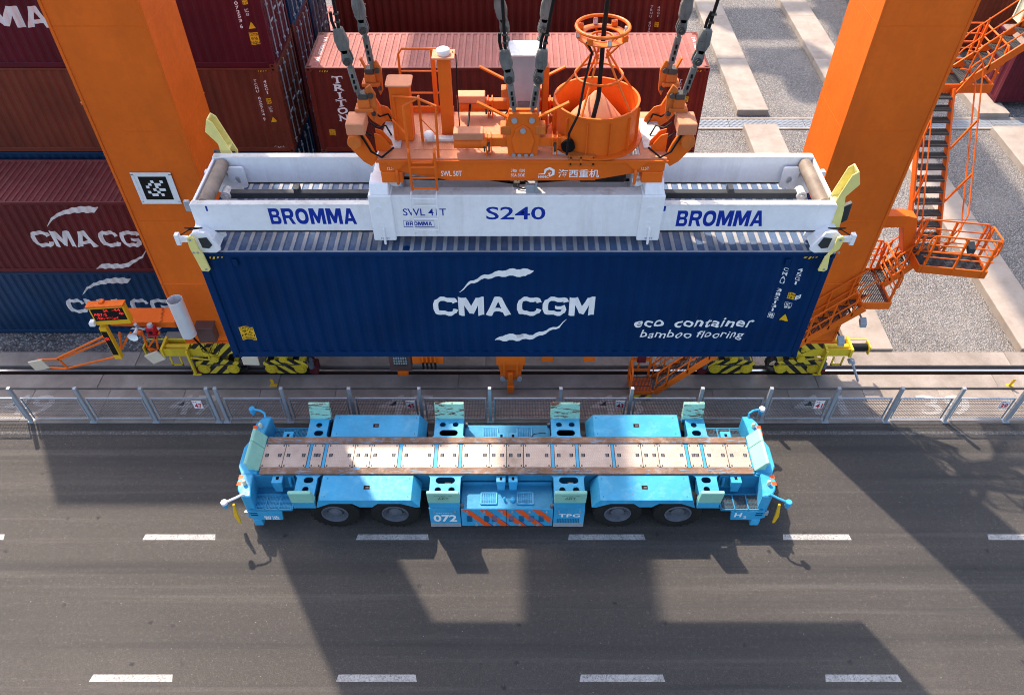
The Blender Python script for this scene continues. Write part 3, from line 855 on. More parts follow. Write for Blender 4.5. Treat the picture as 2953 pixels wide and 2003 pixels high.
MB().box(-8.05, 8.07, 17.2, 18.6, 2.3, 3.6).build('sill_beam', 'orange', CR, bev=.02)
MB().box(-10.4, -7.75, -14, 70, 26.0, 28.6).build('girder', 'orange', CR)
MB().box(7.75, 10.4, -14, 70, 26.0, 28.6).build('girder', 'orange', CR)
MB().box(-7.7, 7.7, 11.2, 14.6, 27.9, 28.9).build('trolley', 'orange', CR)
MB().box(.9, 4.6, 62.4, 64.6, 26.0, 28.2).build('shadow_block', 'orange', CR)  # unseen box added to throw a shadow patch on the yard
MB().box(2.2, 5.8, 58.0, 60.0, 26.0, 28.0).box(3.4, 5.2, 54.6, 58.0, 26.2, 27.2).build('shadow_block', 'orange', CR)  # more unseen boxes, added for the nearer shadow patch and its tail
MB().box(-7.7, 7.7, 64.6, 65.4, 26.2, 27.4).box(-7.7, 7.7, 57.6, 58.2, 26.2, 26.9).build('cross_beam', 'orange', CR, split=True)
# small lug on the left leg edge
MB().box(-10.27, -10.18, 16.98, 17.06, 10.3, 10.36).cyl((-10.22, 17.02, 10.36), (-10.22, 17.02, 10.42), .03, n=8).build('lug', 'orange_worn', LL)

# fiducial target plate on the left leg
def wall_thing(name, label, cat, x, y, z, group=None): return thing(name, label, cat, (x, y, z), group)
FT = wall_thing('target_plate', 'white plate with a black and white square target on an orange leg', 'sign', -9.24, 16.95, 7.5)
MB().box(-9.70, -8.78, 16.915, 16.925, 7.54, 8.41).box(-9.76, -8.72, 16.905, 16.917, 8.38, 8.45).box(-9.76, -8.72, 16.905, 16.917, 7.49, 7.56).box(-9.76, -9.69, 16.905, 16.917, 7.55, 8.4).box(-8.79, -8.72, 16.905, 16.917, 7.55, 8.4).build('plate', 'white_plain', FT)
wf = Wall(16.915)
wf.mark('black_square', 'black', [poly2([(-9.60, 7.62), (-8.88, 7.62), (-8.88, 8.33), (-9.60, 8.33)])], FT, .003)
cell = .072 * .95; sh = []
for j, r_ in enumerate(['..#..#', '.#.##.', '#..#..', '..#.##', '#..#..', '.##.#.']):
    for i, ch in enumerate(r_):
        if ch == '#':
            x = -9.24 + (i - 3) * .08; z = 7.975 + (2.5 - j) * .08
            sh.append(poly2([(x, z - .0405), (x + .081, z - .0405), (x + .081, z + .0405), (x, z + .0405)]))
wf.mark('white_cells', 'white_plain', sh, FT, .006)

# ------------------------------------------------------------------ bogies
def bogie(xa, xb, mat, sg, motor=True):
    """a two-wheel bogie between xa and xb; sg +1/-1 which end carries the motor"""
    c = (xa + xb) / 2; y0, y1 = 17.32, 18.12
    B = MB().prism([(xa + .02, .86), (xa - .02, .66), (xa + .1, .40), (xa + .34, .32), (xb - .34, .32), (xb - .1, .40), (xb + .02, .66), (xb - .02, .86), (c + .22, .98), (c - .22, .98)], 'xz', y0, y0 + .05) \
        .prism([(xa + .02, .86), (xa - .02, .66), (xa + .1, .40), (xa + .34, .32), (xb - .34, .32), (xb - .1, .40), (xb + .02, .66), (xb - .02, .86), (c + .22, .98), (c - .22, .98)], 'xz', y1 - .05, y1) \
        .box(xa + .08, xb - .08, y0 + .05, y1 - .05, .70, .84)
    b = B.build('bogie', mat, CR, bev=.008)
    for xx in (xa + .24, xb - .24):
        MB().lathe([(.33, -.12), (.36, -.10), (.36, -.06), (.31, -.05), (.31, .12), (.36, .13), (.36, .17), (.3, .19)], (xx, 17.71, .38), 'y', 28).build('wheel', 'dark_steel', b, smooth=40)
        h = MB().cyl((xx, y0, .58), (xx, y0 - .05, .58), .20, n=24).cyl((xx, y0 - .05, .58), (xx, y0 - .075, .58), .135, n=24).cyl((xx, y0 - .075, .58), (xx, y0 - .09, .58), .02, n=8)
        for i in range(10):
            a = 2 * math.pi * i / 10
            h.cyl((xx + .168 * math.cos(a), y0 - .045, .58 + .168 * math.sin(a)), (xx + .168 * math.cos(a), y0 - .068, .58 + .168 * math.sin(a)), .016, n=6)
        h.build('hub', 'yellow', b, smooth=40)
    MB().cyl((c, y0 - .08, 1.06), (c, y1 + .05, 1.06), .13, n=20).cyl((c, y0 - .10, 1.06), (c, y0 - .08, 1.06), .07, n=16).build('pivot_pin', 'yellow', b, smooth=40)
    MB().tube([(xa + .2, y0 - .03, .80), (c - .2, y0 - .05, .78), (c, y0 - .05, .79), (c + .2, y0 - .05, .78), (xb - .2, y0 - .03, .80)], .014, 6).box(c - .09, c + .09, y0 - .07, y0 - .01, .76, .83).build('brake_line', 'dark_steel', b)
    if motor:
        xm = xb + .12 if sg > 0 else xa - .12
        MB().box(xm - .16, xm + .16, 17.4, 17.75, .2, .62).box(xm - .1, xm + .12, 17.45, 17.7, .1, .2).build('gearbox', 'dark_red', b, bev=.03)
        MB().cyl((xm, 17.36, .78), (xm, 17.36, .58), .09, n=16).cyl((xm, 17.45, .9), (xm, 17.45, .78), .06, n=12).build('motor', 'galv_dark', b, smooth=40)
    return b
bogie(-10.45, -9.0, 'hazard_up', -1); bogie(-8.22, -6.77, 'hazard_down', 1)
bogie(6.50, 8.02, 'hazard_up', -1); bogie(8.68, 10.22, 'hazard_down', 1)
# equaliser beams above the bogies
for sg, x0 in ((1, -9.75), (-1, 9.45)):
    X = lambda d: x0 + sg * d
    MB().prism([(X(-.62), 1.35), (X(-.60), 1.86), (X(-.05), 2.02), (X(.9), 1.9), (X(2.2), 1.55), (X(2.65), 1.1), (X(2.1), 1.02), (X(1.5), 1.35), (X(.55), 1.2), (X(.25), 1.0), (X(-.3), 1.0)], 'xz', 17.38, 18.06).build('equaliser', 'hazard_up' if sg > 0 else 'hazard_down', CR, bev=.01)
    MB().cyl((X(0.0), 17.38, 1.4), (X(0.0), 17.32, 1.4), .07, n=16).cyl((X(0.0), 17.33, 1.4), (X(0.0), 17.30, 1.4), .035, n=12).build('lug', 'yellow', CR, smooth=40)
    MB().box(min(X(1.6), X(2.5)), max(X(1.6), X(2.5)), 17.45, 18.0, 1.12, 1.28).build('girder_flange', 'yellow', CR)
# buffers: open box beam with a cylinder in it, and the black rubber nose
for sg, x0 in ((-1, -10.35), (1, 10.02)):
    X = lambda d: x0 + sg * d
    def bx(m, a, b, *r_): m.box(min(X(a), X(b)), max(X(a), X(b)), *r_); return m
    m = MB(); bx(m, -.25, 1.08, 17.36, 17.39, 1.12, 1.44); bx(m, -.25, 1.08, 17.84, 17.87, 1.12, 1.44); bx(m, -.25, 1.08, 17.39, 17.84, 1.11, 1.14)
    bx(m, .14, .22, 17.3, 17.93, 1.0, 1.50); bx(m, .98, 1.06, 17.3, 17.93, 1.1, 1.48)
    m.prism([(X(-.7), 1.12), (X(-.25), 1.44), (X(-.25), 1.12)], 'xz', 17.35, 17.40).prism([(X(-.7), 1.12), (X(-.25), 1.44), (X(-.25), 1.12)], 'xz', 17.84, 17.88)
    bf = m.build('buffer', 'yellow', CR, bev=.006)
    MB().cyl((X(.2), 17.6, 1.3), (X(1.08), 17.6, 1.3), .11, n=18).build('cylinder', 'yellow', bf, smooth=40)
    MB().cyl((X(1.08), 17.6, 1.3), (X(1.60), 17.6, 1.3), .13, n=18).build('rubber_nose', 'rubber', bf, smooth=40)
    m = MB(); bx(m, 1.62, 1.66, 17.42, 17.78, 1.12, 1.46); bx(m, 1.06, 1.62, 17.80, 17.83, 1.43, 1.46); m.build('nose_guard', 'yellow', bf)
    m = MB(); bx(m, .5, .55, 17.32, 17.36, .72, 1.1); bx(m, .82, .87, 17.32, 17.36, .72, 1.1); bx(m, .5, .87, 17.32, 17.36, .72, .77); m.build('hanger', 'yellow', bf)
    # rail sweeper in front of the outer wheel
    m = MB(); m.beam((X(.16), 17.22, 1.5), (X(.12), 17.15, .5), .07, .10).beam((X(-.05), 17.15, .46), (X(.22), 17.15, .46), .06, .05).beam((X(.14), 17.22, 1.2), (X(-.5), 17.28, 1.02), .03, .05)
    m.build('rail_sweeper', 'yellow', bf, bev=.005)
# right buffer: pinned bracket
MB().box(10.98, 11.18, 17.1, 17.3, 1.02, 1.08).cyl((11.08, 17.2, 1.08), (11.08, 17.2, 1.14), .07, n=14).beam((11.12, 17.16, 1.0), (11.45, 16.95, .35), .09, .05).build('bracket', 'galv', CR)
# cables hanging between the left leg and its equaliser
m = MB()
for i in range(3):
    x = -9.62 + i * .14
    m.tube([(x - .22 + .02 * i, 16.95, 2.26), (x - .12, 16.8, 1.95 - .03 * i), (x + .05, 16.78, 1.86 - .03 * i), (x + .3, 16.88, 2.25)], .010, 6)
m.build('cable', 'black', CR, smooth=60, split=True)

# ------------------------------------------------------------------ things on the left leg: signal arm, boards, horn, beacon, tube, box
m = MB().prism([(-12.15, 3.14), (-12.15, 3.30), (-10.18, 3.30), (-10.18, 3.06)], 'xz', 16.72, 17.36)
arm = m.build('signal_arm', 'orange', CR, bev=.012)
m = MB()
for a, b in (((-12.25, 16.4, 3.05), (-14.1, 16.4, 2.05)), ((-12.25, 16.4, 2.86), (-14.1, 16.4, 1.98)), ((-14.1, 16.4, 2.02), (-14.75, 16.4, 1.98)), ((-14.1, 16.4, 2.06), (-13.95, 16.4, 1.58)), ((-14.52, 16.4, 1.62), (-13.95, 16.4, 1.58)), ((-13.95, 16.4, 1.6), (-12.2, 16.4, 2.14)), ((-11.55, 16.6, 3.0), (-12.1, 16.45, 2.3)), ((-11.9, 16.6, 3.0), (-12.0, 16.45, 2.4))):
    m.beam(a, b, .05, .055)
m.build('truss_bar', 'orange', arm, bev=.005, split=True)
m = MB()
for a, b in (((-11.14, 16.5, 3.16), (-11.2, 16.5, 2.4)), ((-10.62, 16.5, 3.1), (-11.2, 16.5, 2.42)), ((-10.75, 16.5, 3.1), (-10.9, 16.5, 2.38)), ((-11.2, 16.5, 2.42), (-10.95, 16.5, 2.3))): m.beam(a, b, .05, .05)
m.build('bracket_bar', 'orange', arm, split=True)
m = MB()
for i in range(11): m.box(-10.62 + (i % 3) * .02 - i * .012, -10.57 + (i % 3) * .02 - i * .012, 16.72 + i * .058, 16.75 + i * .058, 3.30, 3.335)
m.build('chain_link', 'orange_worn', arm, bev=.004, split=True)

LD = thing('led_board', 'yellow framed display board with red glowing characters on the orange arm', 'display', (-11.7, 16.3, 3.3))
m = MB().prism([(-12.25, 3.58), (-11.2, 3.66), (-11.2, 4.40), (-12.25, 4.32)], 'xz', 16.3, 16.5)
bd = m.build('case', 'yellow_sticker', LD, bev=.01)
MB().prism([(-12.20, 3.76), (-11.25, 3.84), (-11.25, 4.30), (-12.20, 4.22)], 'xz', 16.292, 16.3).build('screen', 'black', LD)
MB().prism([(-12.28, 4.31), (-11.17, 4.39), (-11.17, 4.44), (-12.28, 4.37)], 'xz', 16.24, 16.5).box(-11.9, -11.78, 16.35, 16.5, 4.36, 4.46).build('hood', 'orange', LD, bev=.005)
ws = Wall(16.292)
ws.mark('glowing_text', 'led_red', [fit('5A', -11.83, -11.69, 4.14, 4.24), fit('-44', -11.58, -11.33, 4.17, 4.27), fit('中', -11.40, -11.28, 4.02, 4.14), fit('AB7-2', -12.16, -11.78, 3.98, 4.08)]
        + [poly2([(x, z), (x + .018, z), (x + .018, z + .014), (x, z + .014)]) for x, z in [(-12.12 + rnd.random() * .62, 3.83 + rnd.random() * .10) for _ in range(58)]], LD, .003)
MB().box(-12.40, -12.24, 16.2, 16.35, 3.62, 3.74).prism([(-12.40, 3.74), (-12.24, 3.74), (-12.22, 3.80), (-12.36, 3.80)], 'xz', 16.2, 16.35).build('lamp', 'white_plain', LD, bev=.01)
LV = thing('led_column', 'narrow upright display with red dots below the display board', 'display', (-12.12, 16.3, 2.2))
MB().box(-12.22, -12.0, 16.26, 16.42, 2.16, 3.5).build('case', 'yellow_sticker', LV, bev=.01)
MB().box(-12.20, -12.03, 16.252, 16.26, 2.36, 3.36).build('screen', 'black', LV)
Wall(16.252).mark('glowing_text', 'led_red', [poly2([(-12.18 + i * .045, 3.0 + j * .05), (-12.155 + i * .045, 3.0 + j * .05), (-12.155 + i * .045, 3.025 + j * .05), (-12.18 + i * .045, 3.025 + j * .05)]) for i in range(3) for j in range(3)], LV, .003)
HN = thing('loudspeaker', 'white horn loudspeaker under the orange arm', 'loudspeaker', (-11.28, 16.5, 3.0))
MB().lathe([(.03, .16), (.045, .0), (.06, -.1), (.10, -.18), (.15, -.23), (.155, -.24), (.10, -.2), (.05, -.08)], (-11.28, 16.42, 3.2), 'y', 20).build('horn', 'white_plain', HN, smooth=50)
MB().cyl((-11.25, 16.58, 3.24), (-11.25, 16.52, 3.42), .05, n=12).build('driver', 'galv', HN, smooth=40)
MB().box(-11.34, -11.2, 16.5, 16.62, 2.98, 3.06).build('bracket', 'orange', HN)
SR = thing('beacon', 'red square alarm beacon with grey dome on the orange arm', 'beacon', (-10.83, 16.5, 2.98))
MB().box(-10.96, -10.70, 16.4, 16.62, 3.06, 3.34).box(-11.0, -10.66, 16.38, 16.66, 3.0, 3.05).build('body', 'red', SR, bev=.03)
MB().cyl((-10.83, 16.52, 3.34), (-10.83, 16.52, 3.42), .09, .075, n=16).build('dome', 'galv', SR, smooth=40)
MB().cyl((-10.83, 16.40, 3.18), (-10.83, 16.385, 3.18), .06, n=16).build('lens', 'black', SR)
TB = thing('steel_tube', 'shiny open steel tube standing in front of the left crane leg', 'tube', (-9.62, 16.3, 1.7))
MB().lathe([(.215, 3.2), (.215, 4.62), (.205, 4.62), (.205, 3.2), (.02, 3.2), (.215, 3.2)], (-9.63, 16.3, 0), 'z', 32).build('shell', 'steel_shiny', TB, smooth=40)
MB().cyl((-9.63, 16.3, 3.2), (-9.66, 16.42, 3.05), .06, n=10).build('foot', 'orange', TB)
MB().cyl((-9.66, 16.42, 3.05), (-9.78, 17.1, 1.62), .03, n=10).build('stem', 'black', TB)
MB().cyl((-9.78, 17.1, 1.68), (-9.78, 17.1, 1.58), .13, n=16).cyl((-9.78, 17.1, 1.58), (-9.78, 17.1, 1.3), .04, n=10).build('base', 'yellow', TB, smooth=40)
BXT = thing('junction_box', 'brown metal junction box on the foot of the left crane leg', 'box', (-9.33, 16.75, 2.5))
MB().box(-9.60, -9.08, 16.62, 16.94, 2.52, 3.10).box(-9.63, -9.05, 16.60, 16.96, 3.10, 3.14).build('case', 'brown_box', BXT, bev=.012)
MB().box(-9.58, -9.10, 16.61, 16.62, 2.54, 3.06).build('lid', 'brown_box', BXT, bev=.004)
for n, (cx, cz, tilt, lab) in enumerate(((-14.78, 1.78, 14, 'beige sensor panel at the tip of the orange truss arm'), (-11.03, 2.13, 26, 'beige sensor panel beside the left yellow buffer'), (-8.12, 2.0, -2, 'beige sensor panel under the corner of the hanging container'))):
    SP = thing('sensor_panel', lab, 'panel', (cx, 16.38, cz - .2), 'beige sensor panels on the crane')
    a = R(tilt); ca, sa = math.cos(a), math.sin(a)
    pts = [(cx + x * ca - z * sa, cz + x * sa + z * ca) for x, z in ((-.25, -.2), (.25, -.2), (.25, .2), (-.25, .2))]
    MB().prism(pts, 'xz', 16.34, 16.40).build('face', 'beige', SP, bev=.01)
    MB().box(cx - .06, cx + .06, 16.40, 16.55, cz - .06, cz + .06).build('mount', 'orange', SP)
MB().beam((-8.1, 16.5, 2.0), (-8.1, 17.3, 1.9), .06, .06).beam((-11.03, 16.5, 2.1), (-11.2, 16.5, 2.4), .06, .06).build('bracket', 'orange', CR, split=True)

# ------------------------------------------------------------------ stairs and landings on the right leg
def grate(m, x0, x1, y0, y1, z, step=.055, along='x'):
    if along == 'x':
        n = int((y1 - y0) / step)
        for i in range(n + 1): m.box(x0, x1, y0 + i * (y1 - y0) / n - .007, y0 + i * (y1 - y0) / n + .007, z - .03, z)
        for i in range(int((x1 - x0) / .2) + 1): m.box(x0 + i * .2, x0 + i * .2 + .008, y0, y1, z - .02, z - .004)
    else:
        n = int((x1 - x0) / step)
        for i in range(n + 1): m.box(x0 + i * (x1 - x0) / n - .007, x0 + i * (x1 - x0) / n + .007, y0, y1, z - .03, z)
        for i in range(int((y1 - y0) / .2) + 1): m.box(x0, x1, y0 + i * .2, y0 + i * .2 + .008, z - .02, z - .004)
def flight_x(xa, za, xb, zb, y0, y1, n, rail_side=(0, 1), gratemat='grate'):
    s = MB().beam((xa, y0, za), (xb, y0, zb), .05, .22).build('stair', 'orange', CR, bev=.006)
    MB().beam((xa, y1, za), (xb, y1, zb), .05, .22).build('stringer', 'orange', s, bev=.006)
    dx = (xb - xa) / n; dz = (zb - za) / n
    me = None
    o = wl(s)
    for i in range(n):
        x, z = xa + dx * (i + .5), za + dz * (i + .5) + .02
        if me is None:
            t_ = MB(); grate(t_, -.13, .13, y0 + .04 - o.y, y1 - .04 - o.y, 0, .04, 'y')
            t_.box(-.14, -.125, y0 + .03 - o.y, y1 - .03 - o.y, -.05, .003).box(.125, .14, y0 + .03 - o.y, y1 - .03 - o.y, -.05, .003)
            me = t_.mesh('tread', gratemat)
        put('tread', me, s, (x - o.x, 0, z))
    for k in rail_side:
        yy = y0 if k == 0 else y1
        m = MB(); sg = 1 if xb > xa else -1
        for h in (.55, 1.05):
            m.tube([(xa, yy, za + .1), (xa + .02 * sg, yy, za + h - .1), (xa + .12 * sg, yy, za + h + .08), (xb, yy, zb + h)], .022, 6)
        for f in (.18, .5, .82): m.beam((xa + (xb - xa) * f, yy, za + (zb - za) * f), (xa + (xb - xa) * f, yy, za + (zb - za) * f + 1.05), .04, .05)
        m.build('handrail', 'orange', s, smooth=40)
    return s
def landing(x0, x1, y0, y1, z, along='x', skew=0., rails='fr', gaps=True):
    m = MB()
    for a, b in (((x0, y0, z - .06), (x1, y0 - skew, z - .06)), ((x1, y0 - skew, z - .06), (x1, y1 - skew, z - .06)), ((x1, y1 - skew, z - .06), (x0, y1, z - .06)), ((x0, y1, z - .06), (x0, y0, z - .06))):
        m.beam(a, b, .04, .26)
    l_ = m.build('landing', 'orange', CR, bev=.006)
    g_ = MB(); grate(g_, x0 + .02, x1 - .02, y0 + .02, y1 - .02, z, .05, along)
    if skew:
        g_.v = [(x, y - skew * (x - x0) / (x1 - x0), q) for x, y, q in g_.v]
    g_.build('grating', 'grate', l_, kind='stuff')
    hr = MB()
    sides = {'f': [(x0, y0), (x1, y0 - skew)], 'r': [(x1, y0 - skew), (x1, y1 - skew)], 'b': [(x1, y1 - skew), (x0, y1)], 'l': [(x0, y1), (x0, y0)]}
    for c_ in rails:
        (ax, ay), (bx_, by) = sides[c_]
        d = Vector((bx_ - ax, by - ay, 0)); L_ = d.length; d = d.normalized()
        P = lambda t, h: (ax + d.x * t, ay + d.y * t, z + h)
        hr.tube([P(.06, .56), P(.0, .66), P(0, .98), P(.08, 1.1), P(L_ - .08, 1.1), P(L_, .98), P(L_, .66), P(L_ - .06, .56)], .024, 6, True)
        hr.tube([P(0, .8), P(L_, .8)], .02, 6); hr.tube([P(0, .38), P(L_, .38)], .018, 6)
        k = max(2, int(L_ / .9) + 1)
        for i in range(k):
            t = .12 + (L_ - .24) * i / (k - 1)
            hr.beam(P(t, -.15), P(t, 1.1), .05, .06)
    hr.build('handrail', 'orange', l_, smooth=40)
    return l_
# lower flight to the sill walkway
lp = MB().box(3.85, 4.56, 16.42, 17.08, .28, .44)
lp = lp.build('landing', 'orange', CR, bev=.01)
g_ = MB(); grate(g_, 3.88, 4.53, 16.45, 17.05, .46, .045, 'y'); g_.build('grating', 'grate', lp, kind='stuff')
MB().box(3.86, 4.55, 16.405, 16.418, .06, .27).build('toe_board', 'hazard_up', lp)
m = MB()
for x in (3.9, 4.5):
    m.beam((x, 17.1, .1), (x, 17.1, 2.3), .07, .07)
m.beam((3.9, 17.1, .75), (4.5, 17.1, .75), .06, .06).beam((3.9, 17.1, 1.25), (4.5, 17.1, 1.25), .06, .1).beam((4.12, 17.1, .75), (4.2, 17.1, 1.9), .05, .05).beam((4.5, 17.1, .9), (5.3, 17.1, 1.9), .04, .04).beam((4.5, 17.1, 1.9), (5.2, 17.1, 1.3), .04, .04)
m.tube([(3.84, 16.44, .3), (3.84, 16.44, 1.25), (3.84, 16.52, 1.38), (3.84, 16.95, 1.38), (3.84, 17.05, 1.25), (3.84, 17.05, .35)], .03, 8).tube([(3.84, 16.46, .85), (3.84, 17.03, .85)], .025, 6)
m.build('handrail', 'orange', lp, smooth=40)
MB().box(4.05, 4.33, 17.04, 17.07, 1.15, 1.62).build('notice', 'dark_red', lp)
flight_x(4.62, .36, 6.45, 2.35, 16.42, 17.05, 9, (0, 1), 'grate')
MB().box(6.4, 8.8, 16.42, 16.93, 2.3, 2.42).build('walkway', 'orange', CR)
flight_x(8.55, 2.55, 10.2, 4.22, 16.35, 16.88, 7, (0, 1), 'grate')
landing(10.15, 11.0, 16.5, 18.05, 4.25, 'y', rails='rb')
flight_x(11.0, 4.25, 11.75, 5.2, 17.3, 17.95, 4, (0, 1))
landing(11.45, 13.25, 16.75, 17.5, 5.45, 'x', .28, rails='frb')
m = MB().beam((10.05, 17.6, 6.5), (11.0, 17.6, 6.5), .35, .4).prism([(10.9, 6.7), (11.25, 6.6), (11.5, 5.5), (11.3, 5.3), (10.95, 6.3)], 'xz', 17.45, 17.8)
m.build('stair_bracket', 'orange', CR, bev=.01)
# steep flight climbing away from the viewer
st = MB()
ya, za, yb, zb = 17.45, 5.45, 20.1, 9.05
s = st.beam((11.40, ya, za - .1), (11.40, yb, zb), .06, .22).build('stair', 'orange', CR, bev=.006)
MB().beam((12.25, ya, za - .1), (12.25, yb, zb), .06, .22).build('stringer', 'orange', s, bev=.006)
o = wl(s); n = 14
t_ = MB(); grate(t_, 11.45 - o.x, 12.20 - o.x, -.13, .13, 0, .04, 'y'); t_.box(11.44 - o.x, 12.21 - o.x, -.145, -.128, -.06, .004)
me = t_.mesh('tread', 'grate')
for i in range(n): put('tread', me, s, (0, ya + (yb - ya) * (i + .5) / n - o.y, za + (zb - za) * (i + .5) / n))
m = MB()
for x in (11.40, 12.25, ):
    for h in (.55, 1.05):
        q = .42 if x > 12 else -.0
        m.tube([(x, ya - .05, za + .1), (x + q * .6, ya - .1, za + h - .1), (x + q, ya + .1, za + h + .15), (x + q, yb - .2, zb + h - .25), (x + q * .6, yb, zb + h), (x, yb + .05, zb + h + .02)], .022, 6)
    for f in (.3, .62, .95): m.beam((x, ya + (yb - ya) * f, za + (zb - za) * f), (x + q, ya + (yb - ya) * f - .02, za + (zb - za) * f + 1.0), .04, .05)
m.build('handrail', 'orange', s, smooth=40)
landing(11.35, 13.35, 20.15, 21.7, 9.1, 'x', rails='br')
flight_x(12.45, 9.15, 15.2, 11.7, 20.1, 20.95, 11, (0, 1))
MB().beam((10.05, 18.4, 8.8), (12.0, 20.9, 8.8), .15, .2).beam((10.05, 18.2, 4.1), (10.6, 18.0, 4.1), .15, .2).build('stair_bracket', 'orange', CR, split=True)
MB().prism([(10.05, 3.9), (10.5, 4.1), (10.05, 3.4)], 'xz', 17.0, 17.1).build('stair_bracket', 'orange', CR)
for n, (x, y, z, lab) in enumerate(((10.05, 16.55, 2.55, 'small grey floodlight just above the right yellow buffer'), (10.75, 17.0, 2.9, 'small grey floodlight under the right stair flight'), (12.5, 16.6, 6.15, 'black and grey work light on the large landing rail'))):
    FL = thing('floodlight', lab, 'floodlight', (x, y, z), 'floodlights on the crane stairs')
    MB().prism([(y - .12, z), (y + .1, z + .12), (y + .1, z + .26), (y - .1, z + .14)], 'yz', x - .1, x + .1).build('housing', 'galv' if n < 2 else 'charcoal', FL, bev=.01)
    MB().beam((x, y + .1, z + .15), (x, y + .35, z + .15), .04, .04).build('bracket', 'dark_steel', FL)
# bits that hang under the sill beam
MB().box(-3.95, -3.25, 16.9, 17.2, .92, 2.35).build('air_unit', 'brown_box', CR, bev=.02)
m = MB().box(-3.82, -3.36, 16.885, 16.9, 1.15, 2.2)
m.build('air_grille', 'dark_steel', CR)
m = MB()
for i in range(6):
    for j in range(6): m.box(-3.8 + i * .075, -3.75 + i * .075, 16.875, 16.886, 1.25 + j * .12, 1.32 + j * .12)
m.build('air_fins', 'galv', CR, kind='stuff')
m = MB().box(-3.2, -2.2, 16.9, 17.2, 1.25, 2.3).box(-3.72, -3.38, 16.85, 17.0, .72, .9)
m.build('cable_box', 'orange', CR, bev=.01)
m = MB()
for i in range(4): m.cyl((-2.85 + i * .13, 16.82, 1.7), (-2.85 + i * .13, 16.82, 1.42), .03, n=8).cyl((-2.85 + i * .13, 16.82, 1.42), (-2.85 + i * .13, 16.82, 1.12), .035, n=8, mi=1)
m.build('plug', ['orange', 'black'], CR, smooth=40, split=True)
m = MB().box(-.5, .42, 16.75, 17.3, 1.35, 2.3).prism([(-.45, 1.35), (.37, 1.35), (.33, .95), (-.41, .95)], 'xz', 16.85, 17.3).box(-.38, .30, 16.8, 17.2, .6, .95).beam((-.05, 16.75, 1.0), (-.05, 16.75, .35), .16, .14).box(-.16, .07, 16.62, 16.82, .12, .42)
m.box(-.28, -.22, 16.72, 16.8, .9, 1.5).box(.14, .2, 16.72, 16.8, .9, 1.5)
m.build('anchor', 'orange', CR, bev=.012)
m = MB()
for x in (-.3, .24): m.cyl((x, 16.78, .72), (x, 16.68, .72), .08, n=14)
m.build('lamp', 'galv', CR, smooth=40, split=True)
MB().box(.95, 1.32, 16.9, 17.1, 1.35, 1.7).box(2.3, 2.65, 16.9, 17.1, 1.35, 1.7).build('clamp', 'orange', CR, bev=.01, split=True)
# ------------------------------------------------------------------ white telescopic spreader
SPR = thing('container_spreader', 'white telescopic spreader with blue lettering locked on the hanging container', 'spreader', (.07, 12.7, 10.45))
YF, YR = 11.75, 13.62      # outer faces of front and rear main box
mf = MB().box(-2.25, 2.42, YF, YF + .26, 10.46, 11.40)
m1 = mf.build('main_beam', 'white', SPR, bev=.01)
MB().box(-2.24, 2.41, YF + .01, YF + .25, 11.40, 11.406).build('beam_top', 'white_grimy', m1)
m2 = MB().box(-2.25, 2.42, YR - .26, YR, 10.46, 11.40).build('main_beam', 'white', SPR, bev=.01)
MB().box(-2.24, 2.41, YR - .25, YR - .01, 11.40, 11.406).build('beam_top', 'white_grimy', m2)
for x0, x1 in ((-2.62, -2.2), (2.37, 2.79)):
    f_ = MB().box(x0, x1, YF - .05, YF + .42, 10.40, 11.42).box(x0, x1, YR - .42, YR + .05, 10.40, 11.42).box(x0 + .02, x1 - .02, YF + .42, YR - .42, 11.1, 11.46)
    f_.prism([(YF - .03, 11.42), (YF + .42, 11.42), (YF + .36, 11.66), (YF + .06, 11.62)], 'yz', x0 + .04, x1 - .04)
    f_.prism([(YR + .03, 11.42), (YR - .42, 11.42), (YR - .36, 11.66), (YR - .06, 11.62)], 'yz', x0 + .04, x1 - .04)
    fr_ = f_.build('end_frame', 'white', SPR, bev=.015)
    MB().box((x0 + x1) / 2 - .02, (x0 + x1) / 2 + .02, YF - .10, YF - .05, 10.34, 10.72).build('rib', 'white', fr_, bev=.005)
    g_ = MB()
    for z in (11.12, 10.78): g_.cyl((x0 + .17, YF - .05, z), (x0 + .17, YF - .058, z), .07, n=20)
    g_.build('cap', 'white', fr_, smooth=40, split=True)
    xe = x1 + .06 if x0 < 0 else x0 - .06
    v, f = holed(rrect(-.11, .11, -.11, .11, .09), [circ(0, .02, .04)], .04)
    MB().add([(xe + x, YF + .3 + z, 11.52 + y) for x, y, z in v], f).build('lifting_eye', 'white', fr_)
    Wall(YF - .05).mark('lettering', 'letter_blue', [fit('10.25T', x0 + .14, x0 + .30, 10.44, 10.48)], fr_, .003)
# sliding arms
def sarm(x0, x1, y0, sg):
    a = MB().box(x0, x1, y0, y0 + .12, 10.52, 11.10).box(x0, x1, y0 - .015, y0 + .135, 11.10, 11.13)
    r_ = a.build('sliding_arm', 'white', SPR, bev=.008)
    MB().box(x0, x1, y0 - .006, y0 + .126, 10.495, 10.52).build('wear_strip', 'black', r_)
    MB().box(x0 + .02, x1 - .02, y0 - .012, y0 + .13, 11.13, 11.134).build('arm_top', 'white_grimy', r_)
    return r_
for y in (11.85, 13.44):
    sarm(-5.98, -2.62, y, -1); sarm(2.79, 6.02, y, 1)
wb = Wall(11.85)
wb.mark('lettering', 'letter_blue', word('BROMMA', -4.55, -2.93, 10.68, 11.04), SPR)
wb.mark('lettering', 'letter_blue', word('BROMMA', 3.10, 4.74, 10.63, 10.99), SPR)
wb.mark('tick_mark', 'letter_blue', [poly2([(-5.70, 10.98), (-5.665, 10.98), (-5.665, 11.12), (-5.70, 11.12)])], SPR)
wb.mark('tick_mark', 'letter_blue', [poly2([(2.82, 10.98), (2.86, 10.98), (2.86, 11.12), (2.82, 11.12)])], SPR)
